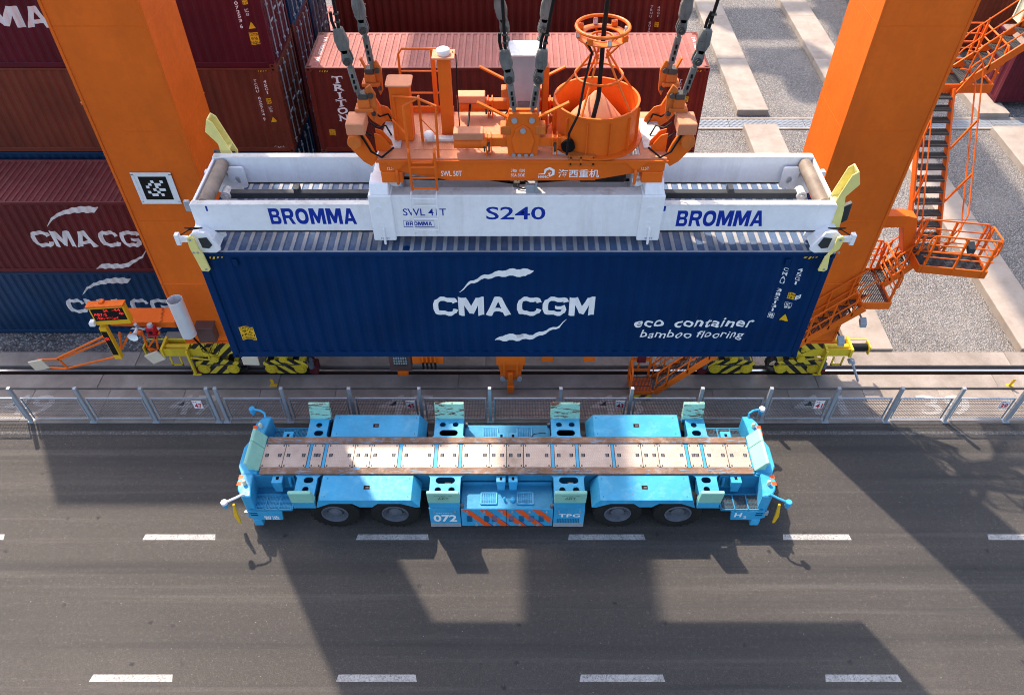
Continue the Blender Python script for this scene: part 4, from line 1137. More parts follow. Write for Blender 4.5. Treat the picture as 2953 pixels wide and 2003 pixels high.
wm = Wall(YF)
wm.mark('lettering', 'letter_blue', [fit('S240', -.48, .62, 10.86, 11.15, bold=.012)], SPR)
wm.mark('lettering', 'letter_blue', [fit('SWL 41T', -2.02, -1.22, 10.95, 11.11, bold=.006)], SPR)
wm.mark('lettering', 'letter_blue', word('BROMMA', -1.99, -1.50, 10.72, 10.81) + [band([(-2.03, 10.69), (-1.46, 10.69), (-1.46, 10.84), (-2.03, 10.84), (-2.03, 10.69)], [.012] * 5)], SPR)
lad = MB()
for x in (-1.83, -1.37): lad.tube([(x, YF - .0, 10.55), (x, YF - .1, 10.58), (x, YF - .1, 11.42), (x, YF + .02, 11.46)], .014, 8)
for z in (10.70, 10.945, 11.235, 11.40): lad.tube([(-1.83, YF - .1, z), (-1.37, YF - .1, z)], .011, 8)
lad.build('ladder', 'white', SPR, smooth=40)
# end beams: rusty roller tube between white cheek plates
for sg, xe in ((-1, -5.80), (1, 5.86)):
    MB().cyl((xe, 12.05, 10.98), (xe, 13.40, 10.98), .135, n=24).build('end_tube', 'rust_roller', SPR, smooth=40)
    MB().box(xe + sg * .14, xe + sg * .19, 11.86, 13.58, 10.6, 11.09).build('end_plate', 'white', SPR, bev=.006)
    MB().cyl((xe - sg * .2, 12.62, 10.76), (xe - sg * .2, 12.84, 10.76), .10, n=20).cyl((xe - sg * .2, 12.58, 10.76), (xe - sg * .2, 12.62, 10.76), .05, n=12).build('pin', 'white_grimy', SPR, smooth=40)
    v, f = holed(rrect(-.17, .17, -.24, .24, .06), [circ(.0, -.06, .09, 12, .6)], .05)
    MB().add([(xe - sg * .25 + y * .0 + x, 13.34 + z, 10.72 + y) for x, y, z in v], f).build('gusset', 'white', SPR)
    x0, x1 = sorted((xe - sg * .25, sg * 2.6 + .08))
    MB().box(x0, x1, 12.66, 12.80, 10.68, 10.81).build('push_bar', 'charcoal', SPR, bev=.01)
    MB().box(xe - sg * 1.6 - .05, xe - sg * 1.6 + .05, 12.64, 12.82, 10.81, 10.92).build('sensor_target', 'charcoal', SPR)
    MB().box(xe + sg * .26, xe + sg * .36, 12.0, 12.08, 10.85, 11.08).build('sensor', 'galv', SPR, bev=.01)
# corner housings with twistlock and guide flippers
for sg, xe in ((-1, -5.98), (1, 6.1)):
    for yy, sy in ((11.62, -1), (13.72, 1)):
        y0, y1 = sorted((yy - sy * .35, yy + sy * .12))
        hp_ = [(xe - sg * .06, 10.27), (xe + sg * .08, 10.36), (xe + sg * .05, 10.66), (xe - sg * .08, 10.76), (xe - sg * .26, 10.74), (xe - sg * .46, 10.40), (xe - sg * .46, 10.33), (xe - sg * .36, 10.265)]
        h = MB().prism(hp_, 'xz', y0, y0 + .05).prism(hp_, 'xz', y1 - .05, y1).prism([(xe - sg * .05, 10.27), (xe + sg * .07, 10.36), (xe + sg * .04, 10.64), (xe - sg * .1, 10.68), (xe - sg * .34, 10.5), (xe - sg * .42, 10.32)], 'xz', y0 + .05, y1 - .05)
        hs = h.build('corner_housing', 'white', SPR, bev=.006)
        yo = yy + sy * .125
        MB().prism([(xe - sg * .14, 10.40), (xe - sg * .12, 10.62), (xe - sg * .28, 10.64), (xe - sg * .34, 10.46), (xe - sg * .26, 10.38)], 'xz', min(yo, yo + sy * .01), max(yo, yo + sy * .01)).build('recess', 'charcoal', hs)
        MB().box(min(xe + sg * .12, xe + sg * .34), max(xe + sg * .12, xe + sg * .34), yy - .05, yy + .02, 10.46, 10.58).box(min(xe + sg * .28, xe + sg * .36), max(xe + sg * .28, xe + sg * .36), yy - .07, yy + .04, 10.40, 10.64).build('sensor_bracket', 'white', hs, bev=.006)
        c_ = MB().tube([(xe - sg * .0, yy, 10.74), (xe + sg * .1, yy - .05, 10.80), (xe - sg * .1, yy - .1, 10.84), (xe - sg * .2, yy, 10.76), (xe + sg * .02, yy - .08, 10.78), (xe + sg * .25, yy, 10.6)], .012, 6)
        c_.build('cable', 'black', hs, smooth=60)
def flipper_down(x, y, sg):
    p = [(x - .06, 10.72), (x + .02, 10.76), (x + .08, 10.70), (x + .07 - sg * -.02, 10.45), (x + sg * .11 + .03, 10.30), (x + sg * .10 + .07, 9.95), (x + sg * .10 + .02, 9.90), (x + sg * .10 - .10, 9.92), (x + sg * .06 - .10, 10.25), (x - .07, 10.45)]
    o = MB().prism(p, 'xz', y - .03, y + .02).build('flipper', 'yellow_pale', SPR, bev=.01)
    b = MB()
    for dx, z in ((0, 10.68), (-.02, 10.38), (.06, 10.38), (sg * .1, 9.97)): b.cyl((x + dx, y - .03, z), (x + dx, y - .045, z), .022, n=10)
    b.build('bolt', 'galv', o, smooth=40, split=True)
def flipper_up(x, y, sg, lean):
    """raised guide arm: two cheek plates joined by a web, spade end up"""
    X = lambda d: x + sg * d
    prof = [(X(.0), 10.55), (X(.16), 10.45), (X(.24), 10.55), (X(.20), 10.95), (X(.12 + lean), 11.25), (X(.30 + lean), 11.52), (X(.20 + lean), 11.80), (X(.10 + lean), 11.72), (X(.02 + lean * .6), 11.35), (X(-.06), 10.95)]
    f = MB().prism(prof, 'xz', y - .14, y - .11).prism(prof, 'xz', y + .11, y + .14)
    f.prism([(X(.30 + lean), 11.52), (X(.20 + lean), 11.80), (X(.17 + lean), 11.79), (X(.26 + lean), 11.52), (X(.10 + lean), 11.22), (X(.13 + lean), 11.22)], 'xz', y - .11, y + .11)
    f.box(min(X(.02), X(.14)), max(X(.02), X(.14)), y - .11, y + .11, 11.08, 11.12)
    o = f.build('flipper', 'yellow_pale', SPR, bev=.008)
    MB().box(min(X(-.02), X(.22)), max(X(-.02), X(.22)), y - .10, y + .10, 10.5, 10.95).build('actuator', 'charcoal', o, bev=.02)
    MB().prism([(X(.22), 10.45), (X(.42), 10.6), (X(.40), 11.0), (X(.24), 10.9)], 'xz', y + .02, y + .12).build('cover', 'charcoal', o, bev=.01)
flipper_down(-5.96, 11.40, 1); flipper_down(6.08, 11.40, -1)
flipper_up(-5.70, 13.85, -1, .08); flipper_up(6.02, 12.05, 1, .02)
# hydraulic bits inside the frame
m = MB()
for y in (12.35, 12.9): m.tube([(-2.2, y, 11.0), (-1.5, y + .05, 10.95), (-.6, y, 11.0), (.1, y - .06, 10.92), (1.2, y, 10.98), (2.3, y, 10.95)], .03, 8)
m.box(-2.2, 2.4, 12.55, 12.65, 10.85, 10.95)
m.build('hose_run', 'black', SPR, smooth=50, split=True)
MB().box(1.3, 2.2, 12.7, 13.1, 11.02, 11.24).build('power_pack', 'dark_steel', SPR, bev=.03)
MB().box(.02, .14, 12.0, 12.2, 11.0, 11.5).build('cable_post', 'dark_steel', SPR)
MB().box(.25, .42, 11.82, 11.98, 11.41, 11.56).box(.42, .46, 11.80, 12.0, 11.41, 11.62).build('sensor', 'galv', SPR, bev=.008)
MB().tube([(.1, 12.1, 11.5), (.1, 11.95, 11.46), (.2, 11.9, 11.44), (.3, 11.9, 11.46)], .016, 6).tube([(.12, 12.1, 11.75), (.18, 11.98, 11.62), (.3, 11.92, 11.55)], .016, 6).build('cable', 'black', SPR, smooth=50)

# ------------------------------------------------------------------ orange headblock on top of the spreader
HB = thing('headblock', 'orange hoisting headblock with work platform bolted on the white spreader', 'headblock', (.2, 12.6, 11.62))
def sidebeam(y0, y1):
    return MB().prism([(-2.36, 12.12), (-2.36, 11.90), (-2.0, 11.88), (-1.2, 11.72), (1.5, 11.72), (2.3, 11.88), (2.72, 11.90), (2.72, 12.12)], 'xz', y0, y1)
b1 = sidebeam(11.86, 11.98).build('side_beam', 'orange', HB, bev=.008)
b2 = sidebeam(13.38, 13.50).build('side_beam', 'orange', HB, bev=.008)
MB().box(-2.40, 2.76, 11.83, 11.86, 12.09, 12.13).box(-1.2, 1.5, 11.84, 11.86, 11.72, 11.74).build('flange', 'orange', b1)
for x0, x1 in ((-2.34, -1.96), (2.32, 2.70)):
    MB().box(x0, x1, 11.82, 12.2, 11.68, 11.90).box(x0, x1, 13.15, 13.5, 11.68, 11.90).build('foot', 'orange', HB, bev=.01, split=True)
dk = MB().box(-2.38, -.2, 11.88, 13.48, 12.12, 12.15).box(-.2, .7, 11.88, 12.25, 12.12, 12.15).box(-.2, .7, 13.0, 13.48, 12.12, 12.15).build('deck', 'orange_deck', HB)
MB().box(-1.75, -.6, 12.15, 13.2, 12.15, 12.158).build('chequer_plate', 'chequer_orange', dk)
MB().box(-.15, .6, 12.9, 13.3, 12.15, 12.158).build('chequer_plate', 'chequer_orange', dk)
MB().box(2.28, 2.74, 11.88, 13.48, 12.12, 12.15).box(.7, 2.28, 11.88, 12.0, 12.12, 12.15).box(.7, 2.28, 13.34, 13.48, 12.12, 12.15).build('deck', 'orange_deck', HB)
for x0, x1 in ((-2.36, -2.0), (2.36, 2.72)): MB().box(x0, x1, 12.2, 13.2, 12.152, 12.17).build('wear_plate', 'white_grimy', HB)
wo = Wall(11.86)
wo.mark('lettering', 'letter', [fit('SWL 50T', -1.27, -.90, 11.80, 11.91, bold=.01)], HB)
wo.mark('lettering', 'letter', [fit('海 侧', -.02, .23, 11.88, 11.95), fit('SEA SIDE', -.02, .23, 11.79, 11.85, bold=.01)], HB)
wo.mark('lettering', 'letter', [fit('海西重机', .83, 1.56, 11.77, 11.94, bold=.01)], HB)
wo.mark('logo', 'letter', [fit('HHMC', .47, .66, 11.76, 11.81, bold=.03), band([(.47, 11.84), (.58, 11.85), (.60, 11.93), (.67, 11.965), (.74, 11.92), (.74, 11.84), (.68, 11.80), (.66, 11.86), (.70, 11.87)], [.01, .03, .05, .05, .05, .045, .04, .03, .01])], HB)
wo.mark('lettering', 'letter', [fit('12.5T', -2.22, -2.09, 11.93, 11.99)], HB); wo.mark('lettering', 'letter', [fit('12.5T', 2.30, 2.44, 11.93, 11.99)], HB)
for x in (-2.05, 2.2): MB().tube([(x, 11.83, 11.95), (x, 11.80, 11.9), (x, 11.80, 11.72), (x, 11.83, 11.66)], .03, 8).prism([(x - .22, 12.14), (x + .22, 12.14), (x, 11.92)], 'xz', 11.825, 11.845).build('lifting_lug', 'orange', HB)
# cable basket: drum, inner cone, hoop guides
BK = MB()
BC = (1.50, 12.66)
n = 40
BK.lathe([(.745, 12.18), (.745, 12.86), (.765, 12.86), (.765, 12.90), (.725, 12.90), (.725, 12.20)], (BC[0], BC[1], 0), 'z', n)
BK.lathe([(.86, 12.155), (.86, 12.185), (.74, 12.185), (.74, 12.155), (.86, 12.155)], (BC[0], BC[1], 0), 'z', n)
bk = BK.build('cable_basket', 'orange', HB, smooth=35)
MB().lathe([(.70, 12.22), (.06, 13.0), (.0, 13.02)], (BC[0], BC[1], 0), 'z', 36).build('cone', 'orange_deck', bk, smooth=35)
rb = MB()
for i in range(12):
    a = 2 * math.pi * (i + .5) / 12; ca, sa = math.cos(a), math.sin(a)
    rb.beam((BC[0] + ca * .765, BC[1] + sa * .765, 12.19), (BC[0] + ca * .755, BC[1] + sa * .755, 12.8), .015, .06, up=(ca, sa, 0))
rb.build('rib', 'orange', bk, split=True)
MB().prism(circ(.985, 12.33, .12, 16), 'xz', 11.97, 12.12).build('cable_port', 'hole', bk)
hp = MB()
hp.ring((BC[0], BC[1], 13.33), .41, .022, 28).ring((BC[0], BC[1], 14.16), .44, .03, 28)
TR_ = MB().lathe([(.44, 14.0), (.44, 14.02), (.30, 14.02), (.30, 14.0), (.44, 14.0)], (BC[0], BC[1], 0), 'z', 32)
hp.ring((BC[0], BC[1], 13.98), .20, .02, 20)
for i in range(5):
    a = 2 * math.pi * i / 5 + .5; ca, sa = math.cos(a), math.sin(a)
    P = lambda r, z: (BC[0] + ca * r, BC[1] + sa * r, z)
    hp.tube([P(.74, 12.88), P(.40, 13.33), P(.12, 13.74)], .02, 6); hp.tube([P(.12, 13.66), P(.40, 14.0)], .018, 6)
hp.build('hoop_bar', 'orange', bk, smooth=40, split=True)
TR_.build('sensor_ring', 'orange', bk)
ss = MB()
for i in range(8):
    a = 2 * math.pi * i / 8 + .2; x, y = BC[0] + .42 * math.cos(a), BC[1] + .42 * math.sin(a)
    if i % 2: ss.box(x - .05, x + .05, y - .05, y + .05, 14.02, 14.11, 0)
    else: ss.box(x - .035, x + .035, y - .035, y + .035, 14.02, 14.12, 1)
ss.build('sensor', ['orange', 'white_grimy'], bk, bev=.008, split=True)
# platform posts, rails, ladder
MB().box(-2.13, -1.78, 12.44, 12.76, 12.15, 13.22).build('post', 'orange', HB, bev=.015)
MB().prism(rrect(-2.18, -1.73, 12.40, 12.80, .05), 'xy', 13.22, 13.25).build('post_cap', 'orange_deck', HB)
MB().box(-1.28, -1.06, 12.66, 12.84, 12.15, 13.62).build('post', 'orange', HB, bev=.01)
MB().box(-1.36, -.98, 12.58, 12.92, 13.62, 13.65).build('post_cap', 'orange_deck', HB)
def dome(x, y, z, r=.12):
    return MB().lathe([(.0, .09), (r * .6, .085), (r * .95, .06), (r, .03), (r * .9, .0), (r * .9, -.02)], (x, y, z), 'z', 20)
dome(-1.17, 12.75, 13.67).build('antenna', 'white_plain', HB, smooth=50)
MB().box(-1.55, -.78, 12.40, 12.54, 12.16, 12.22).build('antenna_tray', 'white_grimy', HB, bev=.01)
dome(-1.50, 12.47, 12.24, .10).build('antenna', 'white_plain', HB, smooth=50)
m = MB()
m.tube([(-2.05, 13.46, 12.15), (-2.05, 13.46, 13.3), (-1.98, 13.46, 13.4), (-1.1, 13.46, 13.4)], .022, 8)
for z in (12.55, 12.98): m.tube([(-2.05, 13.46, z), (-1.15, 13.46, z)], .018, 6)
m.box(-1.47, -1.39, 13.43, 13.48, 12.15, 13.4).box(-2.05, -1.1, 13.45, 13.47, 12.15, 12.28)
m.build('guard_rail', 'orange', HB, smooth=40)
m = MB()
for x in (-1.80, -1.35):
    m.tube([(x, 11.80, 11.55), (x, 11.74, 11.62), (x, 11.74, 12.36), (x, 11.80, 12.40)], .024, 8)
m.tube([(-1.80, 11.74, 12.3), (-1.76, 11.76, 12.14), (-1.40, 11.76, 12.14), (-1.35, 11.74, 12.3)], .02, 8)
for z in (11.62, 11.84, 12.06): m.tube([(-1.80, 11.74, z), (-1.35, 11.74, z)], .018, 8)
m.build('ladder', 'orange', HB, smooth=40)
m = MB()
for sx, x in ((-1, -1.82), (1, -1.30)):
    m.tube([(x, 11.92, 12.15), (x + .01 * sx, 11.92, 12.95), (x - sx * -.02, 11.98, 13.10), (x - sx * .22 if sx < 0 else x - .3, 12.1, 13.18), (x - sx * -.24 if sx < 0 else x - .32, 12.42, 13.05), (x - sx * -.24 if sx < 0 else x - .32, 12.44, 12.15)], .024, 8)
    m.tube([(x, 11.92, 12.6), (x - .3, 12.43, 12.6)], .018, 6)
m.build('hand_hoop', 'orange', HB, smooth=40, split=True)
# hoist brackets in the middle, front and rear, each with a motor drive
def drive(y, fr):
    v, f = holed([(-.30, .0), (-.26, -.45), (-.16, -.55), (.16, -.55), (.26, -.45), (.30, .0), (.30, .12), (.24, .34), (-.24, .34), (-.30, .12)], [circ(-.15, .22, .045), circ(.15, .22, .045)], .06)
    b = MB()
    for dy in (-.07, .07): b.add([(.19 + x, y + dy + z, 12.62 + yy) for x, yy, z in v], f)
    o = b.build('hoist_bracket', 'orange', HB, bev=0, split=True)
    v, f = [(-.14, -.35), (-.2, -.1), (-.12, .12), (0, .2), (.12, .12), (.2, -.1), (.14, -.35)], None
    MB().prism([(.19 + x, 12.56 + z) for x, z in v], 'xz', y - .135, y - .10).build('link_plate', 'orange', o, bev=.008)
    k = MB().cyl((.19, y - .16, 12.66), (.19, y + .16, 12.66), .05, n=16)
    for dx in (-.15, .15): k.cyl((.19 + dx, y - .13, 12.84), (.19 + dx, y + .13, 12.84), .05, n=12)
    for dx in (-.16, -.06, .06, .16): k.cyl((.19 + dx, y - .14, 12.17), (.19 + dx, y - .08, 12.17), .035, n=12)
    k.build('pin', 'galv', o, smooth=40, split=True)
    for sx in (-1, 1):
        MB().box(.19 + sx * .3 - .09, .19 + sx * .3 + .09, y - .11, y + .11, 12.56, 12.72).build('pad_block', 'orange_worn', o, bev=.01)
        MB().beam((.19 + sx * .26, y, 12.84), (.19 + sx * .78, y, 13.12), .07, .03).build('strut', 'orange', o)
    MB().box(-.50, .86, y - .07, y + .07, 12.30, 12.48).build('cross_bar', 'orange', HB, bev=.01)
    MB().cyl((-1.02, y, 12.36), (-.50, y, 12.36), .11, n=20).cyl((-.55, y, 12.38), (-.45, y, 12.38), .13, n=16).build('motor', 'orange', HB, smooth=40)
    MB().box(-1.02, -.50, y - .12, y + .12, 12.46, 12.60).build('motor_cover', 'orange_deck', HB, bev=.012)
    MB().cyl((.86, y, 12.40), (1.02, y, 12.40), .07, n=16).build('shaft_end', 'orange', HB, smooth=40)
    g_ = MB()
    for x in (-.46, -.38, .70, .78): g_.box(x, x + .02, y - .12, y + .08, 12.15, 12.52)
    g_.build('sheave_cheek', 'orange', HB, split=True)
    g_ = MB()
    for x in (-.50, -.42, .74): g_.cyl((x, y - .04, 12.3), (x + .03, y - .04, 12.3), .1, n=18)
    g_.build('sheave', 'dark_steel', HB, smooth=40, split=True)
drive(12.08, True); drive(13.36, False)
MB().box(-.02, .50, 12.84, 13.28, 12.15, 13.58).build('control_cabinet', 'galv', HB, bev=.012)
MB().box(-.06, .54, 12.78, 13.34, 13.58, 13.61).build('cabinet_lid', 'white_plain', HB, bev=.008)
MB().box(.54, .66, 12.95, 13.15, 12.15, 13.3).build('cabinet_stand', 'orange', HB, bev=.01)
MB().box(.1, .4, 12.825, 12.84, 12.5, 12.72).build('cabinet_window', 'galv_dark', HB)
# outer rope carriers left and right
for sg, x in ((-1, -2.50), (1, 2.82)):
    X = lambda d: x + sg * d
    m = MB().prism([(X(.26), 12.95), (X(.02), 12.75), (X(-.02), 12.1), (X(.12), 11.9), (X(.02), 11.7) if False else (X(-.1), 11.9), (X(-.1), 12.15), (X(.12), 12.35), (X(.3), 12.5), (X(.34), 12.8)], 'xz', 11.95, 12.0)
    m = MB().prism([(X(-.12), 12.1), (X(.0), 11.95), (X(.14), 12.05), (X(.32), 12.3), (X(.32), 12.62), (X(.1), 12.66), (X(-.02), 12.4)], 'xz', 11.93, 12.0).prism([(X(-.12), 12.1), (X(.0), 11.95), (X(.14), 12.05), (X(.32), 12.3), (X(.32), 12.62), (X(.1), 12.66), (X(-.02), 12.4)], 'xz', 13.3, 13.37)
    c_ = m.build('rope_carrier', 'orange', HB, bev=.01, split=True)
    MB().box(min(X(.02), X(.34)), max(X(.02), X(.34)), 11.85, 12.28, 12.62, 12.84).build('gear_case', 'orange_deck', c_, bev=.015)
    MB().cyl((X(.22), 11.95, 12.52), (X(.22), 11.78, 12.52), .12, n=18).build('gear_motor', 'orange_worn', c_, smooth=40)
    MB().box(min(X(.08), X(.22)), max(X(.08), X(.22)), 12.28, 13.2, 12.62, 12.76).build('torque_bar', 'orange_worn', c_, bev=.01)
    for yy in (12.35, 13.25):
        MB().box(min(X(-.1), X(.22)), max(X(-.1), X(.22)), yy - .12, yy + .12, 12.84, 12.90).box(min(X(-.04), X(.16)), max(X(-.04), X(.16)), yy - .08, yy + .08, 12.9, 13.06).build('load_cell', 'orange_worn', c_, bev=.01)
        MB().prism([(X(.02), 13.0), (X(.02), 13.22), (X(-.08), 13.30), (X(-.16), 13.12), (X(-.14), 12.72), (X(-.08), 12.62)], 'xz', yy - .03, yy + .03).build('swing_link', 'orange_worn', c_, bev=.01)
        MB().cyl((X(-.08), yy - .08, 13.12), (X(-.08), yy + .08, 13.12), .045, n=12).cyl((X(-.09), yy - .07, 12.78), (X(-.09), yy + .07, 12.78), .04, n=12).build('link_pin', 'dark_steel', c_, smooth=40, split=True)
        MB().box(min(X(-.02), X(.14)), max(X(-.02), X(.14)), yy - .09, yy + .09, 13.06, 13.16).build('clevis', 'dark_steel', c_, bev=.01)
        MB().beam((X(.10), yy, 13.08), (X(.20), yy, 13.34), .09, .03).build('guide_tab', 'orange', c_, bev=.006)
    m = MB()
    for yy in (12.25, 12.6, 13.0):
        m.tube([(X(-.3), yy, 12.18), (X(-.2), yy + .1, 12.32), (X(-.05), yy + .05, 12.3), (X(.05), yy - .1, 12.5)], .018, 6)
    m.tube([(X(.1), 11.9, 12.6), (X(-.04), 11.86, 12.3), (X(-.2), 11.9, 12.16), (X(-.42), 12.0, 12.3)], .02, 6)
    m.build('hose', 'black', c_, smooth=60, split=True)
    for yy in (12.12, 12.28, 13.1): MB().prism([(X(-.08), 12.15), (X(-.36), 12.15), (X(-.34), 12.26), (X(-.2), 12.46), (X(-.08), 12.50)], 'xz', yy, yy + .02).build('gusset', 'orange', c_)
# mesh guard box and stray cables
g_ = MB().box(1.0, 1.46, 11.84, 12.02, 12.17, 12.2).box(1.0, 1.46, 11.84, 11.86, 12.04, 12.08)
for x in (1.02, 1.2, 1.42): g_.box(x, x + .03, 11.84, 11.87, 12.0, 12.2)
for i in range(8): g_.box(1.0, 1.46, 11.85 + i * .024, 11.86 + i * .024, 12.2, 12.22)
g_.build('mesh_guard', 'orange_worn', HB)
for y0_ in (12.0,):
    m = MB()
    for i in range(3): m.tube([(1.0, 12.06 - .02 * i, 12.42 - .05 * i), (.95, 12.0, 12.38 - .05 * i), (1.02, 11.99, 12.32 - .03 * i), (1.1, 12.04, 12.28)], .025, 8)
    m.tube([(-.8, 12.08, 12.3), (-.82, 12.4, 12.25), (-.8, 12.9, 12.3), (-.78, 13.3, 12.42)], .02, 6)
    m.tube([(-1.02, 12.8, 13.66), (-.96, 12.8, 13.6), (-.97, 12.8, 13.0), (-.96, 12.75, 12.3), (-1.0, 12.5, 12.2)], .012, 6)
    m.tube([(-.15, 13.3, 12.17), (-.05, 13.2, 12.35), (.05, 13.1, 12.17)], .016, 6)
    m.build('cable', 'black', HB, smooth=60, split=True)
HB.location.z -= .06
# ------------------------------------------------------------------ hoist ropes
def rope(label, p0, p1, rod, sock, top=28.0, lean=(0, 0)):
    T = thing('hoist_rope', label, 'rope', p0, 'hoist ropes of the headblock')
    d = (Vector(p1) - Vector(p0)).normalized(); P = lambda t: Vector(p0) + d * t
    MB().cyl(P(0), P(rod * .16), .035, n=12).cyl(P(rod * .16), P(rod * .86), .058, n=14).cyl(P(rod * .86), P(rod), .036, n=12).build('turnbuckle', 'grey_steel', T, smooth=40)
    m = MB()
    for k in (.25, .42, .58): m.box(P(rod * k).x - .018, P(rod * k).x + .018, P(rod * k).y - .062, P(rod * k).y - .055, P(rod * k).z, P(rod * k).z + .07)
    m.build('slot', 'hole', T, split=True)
    a = P(rod + .03); b = P(rod + sock * .45); c = P(rod + sock)
    side = d.cross(Vector((0, 1, 0))).normalized()
    m = MB()
    for dy in (-.07, .035):
        pl = [a + side * (x * 1.0) + d * z for x, z in ((-.05, -.07), (.05, -.07), (.085, -.02), (.085, .06), (.06, .2), (-.06, .2), (-.085, .06), (-.085, -.02))]
        m.add([(p.x, p.y + dy, p.z) for p in pl] + [(p.x, p.y + dy + .035, p.z) for p in pl], [tuple(range(8)), tuple(range(15, 7, -1))] + [(k, 8 + k, 8 + (k + 1) % 8, (k + 1) % 8) for k in range(8)])
    m.build('clevis', 'grey_steel', T, bev=.006, split=True)
    MB().cyl(a + Vector((0, -.12, 0)) + d * .02, a + Vector((0, .12, 0)) + d * .02, .055, n=14).cyl(a + Vector((0, -.15, 0)) + d * .02, a + Vector((0, -.12, 0)) + d * .02, .035, n=6).build('clevis_pin', 'dark_steel', T, smooth=40)
    pl = [(-.05, .12), (.05, .12), (.10, .24), (.115, sock * .7), (.085, sock), (-.06, sock), (-.10, sock * .55), (-.085, .24)]
    pl = [a + side * x + d * z for x, z in pl]
    MB().add([(p.x, p.y - .07, p.z) for p in pl] + [(p.x, p.y + .07, p.z) for p in pl], [tuple(range(8)), tuple(range(15, 7, -1))] + [(k, 8 + k, 8 + (k + 1) % 8, (k + 1) % 8) for k in range(8)]).build('socket', 'grey_steel', T, bev=.02)
    c = a + d * sock
    MB().tube([c - d * .1 + side * .05, c + d * .12 + side * .07, c + d * .26 + side * .05], .026, 8).build('dead_end', 'black', T, smooth=60)
    e = c + Vector((d.x, d.y, d.z)) * ((top - c.z) / d.z); e = Vector((c.x + lean[0] * (top - c.z), c.y + lean[1] * (top - c.z), top))
    MB().cyl(c - d * .05, e, .028, n=10).build('wire', 'black', T, smooth=60)
    m = MB()
    for k in range(2):
        q = c + (e - c).normalized() * (.10 + .13 * k); m.box(q.x - .035, q.x + .045, q.y - .035, q.y + .035, q.z - .015, q.z + .015)
    m.build('clamp', 'dark_steel', T, split=True)
rope('front left hoist rope with grimy grey socket, nearest of the left pair', (-2.62, 12.30, 13.05), (-2.78, 12.30, 14.2), .62, .55, lean=(-.03, 0))
rope('rear left hoist rope with spotted grey socket behind the left pair', (-2.50, 13.20, 13.1), (-2.58, 13.2, 14.2), .68, .6, lean=(-.04, 0))
rope('nearer hoist rope just left of the white cabinet', (.04, 12.08, 12.88), (-.10, 12.08, 13.9), .58, .52, lean=(-.05, .02))
rope('nearer hoist rope just right of the white cabinet', (.34, 12.08, 12.88), (.50, 12.08, 13.9), .58, .52, lean=(.16, .02))
rope('rear middle hoist rope on the left behind the white cabinet', (.02, 13.36, 12.88), (-.20, 13.36, 14.2), .85, .6, lean=(-.05, .02))
rope('rear middle hoist rope on the right behind the white cabinet', (.36, 13.36, 12.88), (.62, 13.36, 14.2), .85, .6, lean=(.06, .02))
rope('front right hoist rope over the right rope carrier', (2.94, 12.30, 13.05), (3.15, 12.30, 14.2), .62, .55, lean=(.14, 0))
rope('rear right hoist rope behind the right pair', (2.82, 13.20, 13.1), (2.95, 13.2, 14.2), .68, .6, lean=(.06, 0))
PC = thing('power_cable', 'thick black power cable dropping into the orange cable basket', 'cable', (1.4, 12.3, 12.25))
MB().tube([(1.25, 12.1, 12.32), (1.38, 12.2, 12.5), (1.50, 12.45, 12.95), (1.52, 12.62, 13.5), (1.52, 12.66, 14.1), (1.60, 12.66, 16), (1.7, 12.66, 28)], .04, 10).build('sheath', 'black', PC, smooth=60)
MB().tube([(.96, 11.86, 12.18), (.98, 11.86, 12.6), (1.12, 11.88, 12.95), (1.22, 12.2, 13.4), (1.32, 12.35, 13.8), (1.22, 12.3, 14.0)], .022, 8).build('pilot_line', 'black', PC, smooth=60)
# ------------------------------------------------------------------ driverless flat vehicle
VX, VY = -.15, 13.15
VEH = thing('transport_vehicle', 'sky blue driverless flat container carrier with mint guides on the road', 'vehicle', (VX, VY, 0))
class VM(MB):
    """mesh builder in the vehicle's own coordinates"""
    def build(s, *a, **k):
        s.v = [(x + VX, y + VY, z) for x, y, z in s.v]; return MB.build(s, *a, **k)
class VWall(Wall):
    def mark(s, name, mat, shapes, parent, lift=.003, label=None):
        mb = VM(); s.lay(mb, shapes, lift); return mb.build(name, mat, parent, recalc=False, label=label)
ch = VM().box(-7.0, 7.0, -.60, .60, .70, 1.44).box(-7.0, 7.0, -.64, .64, .62, .72).build('chassis', 'sky_blue_dull', VEH, bev=.012)
VM().box(-7.05, 7.05, -.44, .42, 1.44, 1.458).build('deck_sheet', 'sky_blue', VEH)
for y0, y1 in ((-.655, -.435), (.415, .63)):
    VM().box(-6.95, 6.95, y0, y1, 1.44, 1.505).build('deck_rail', 'rail_rust', VEH, bev=.008)
# chequer plates on the deck
PL = [(-6.99, -6.385), (-6.375, -5.70), (-5.60, -5.27), (-5.16, -4.385), (-4.375, -3.905), (-3.895, -3.12), (-3.0, -2.09), (-1.97, -1.38), (-1.28, -.505), (-.495, -.015), (-.005, .475), (.485, 1.26), (1.37, 1.97), (2.07, 3.0), (3.10, 3.865), (3.875, 4.345), (4.355, 5.13), (5.23, 5.58), (5.68, 6.315), (6.325, 6.95)]
me_h = MB().add([(-.05, -.06, 1.4765), (.05, -.06, 1.4765), (.05, .06, 1.4765), (-.05, .06, 1.4765)], [(0, 1, 2, 3)], 1).add([(-.034, -.05, 1.479), (.028, -.05, 1.479), (.028, .05, 1.479), (-.034, .05, 1.479)], [(0, 1, 2, 3)]).mesh('handle', ['rim', 'hole'], recalc=False)
me_b = MB().cyl((0, 0, 1.474), (0, 0, 1.477), .024, n=8).mesh('bolt', 'hole')
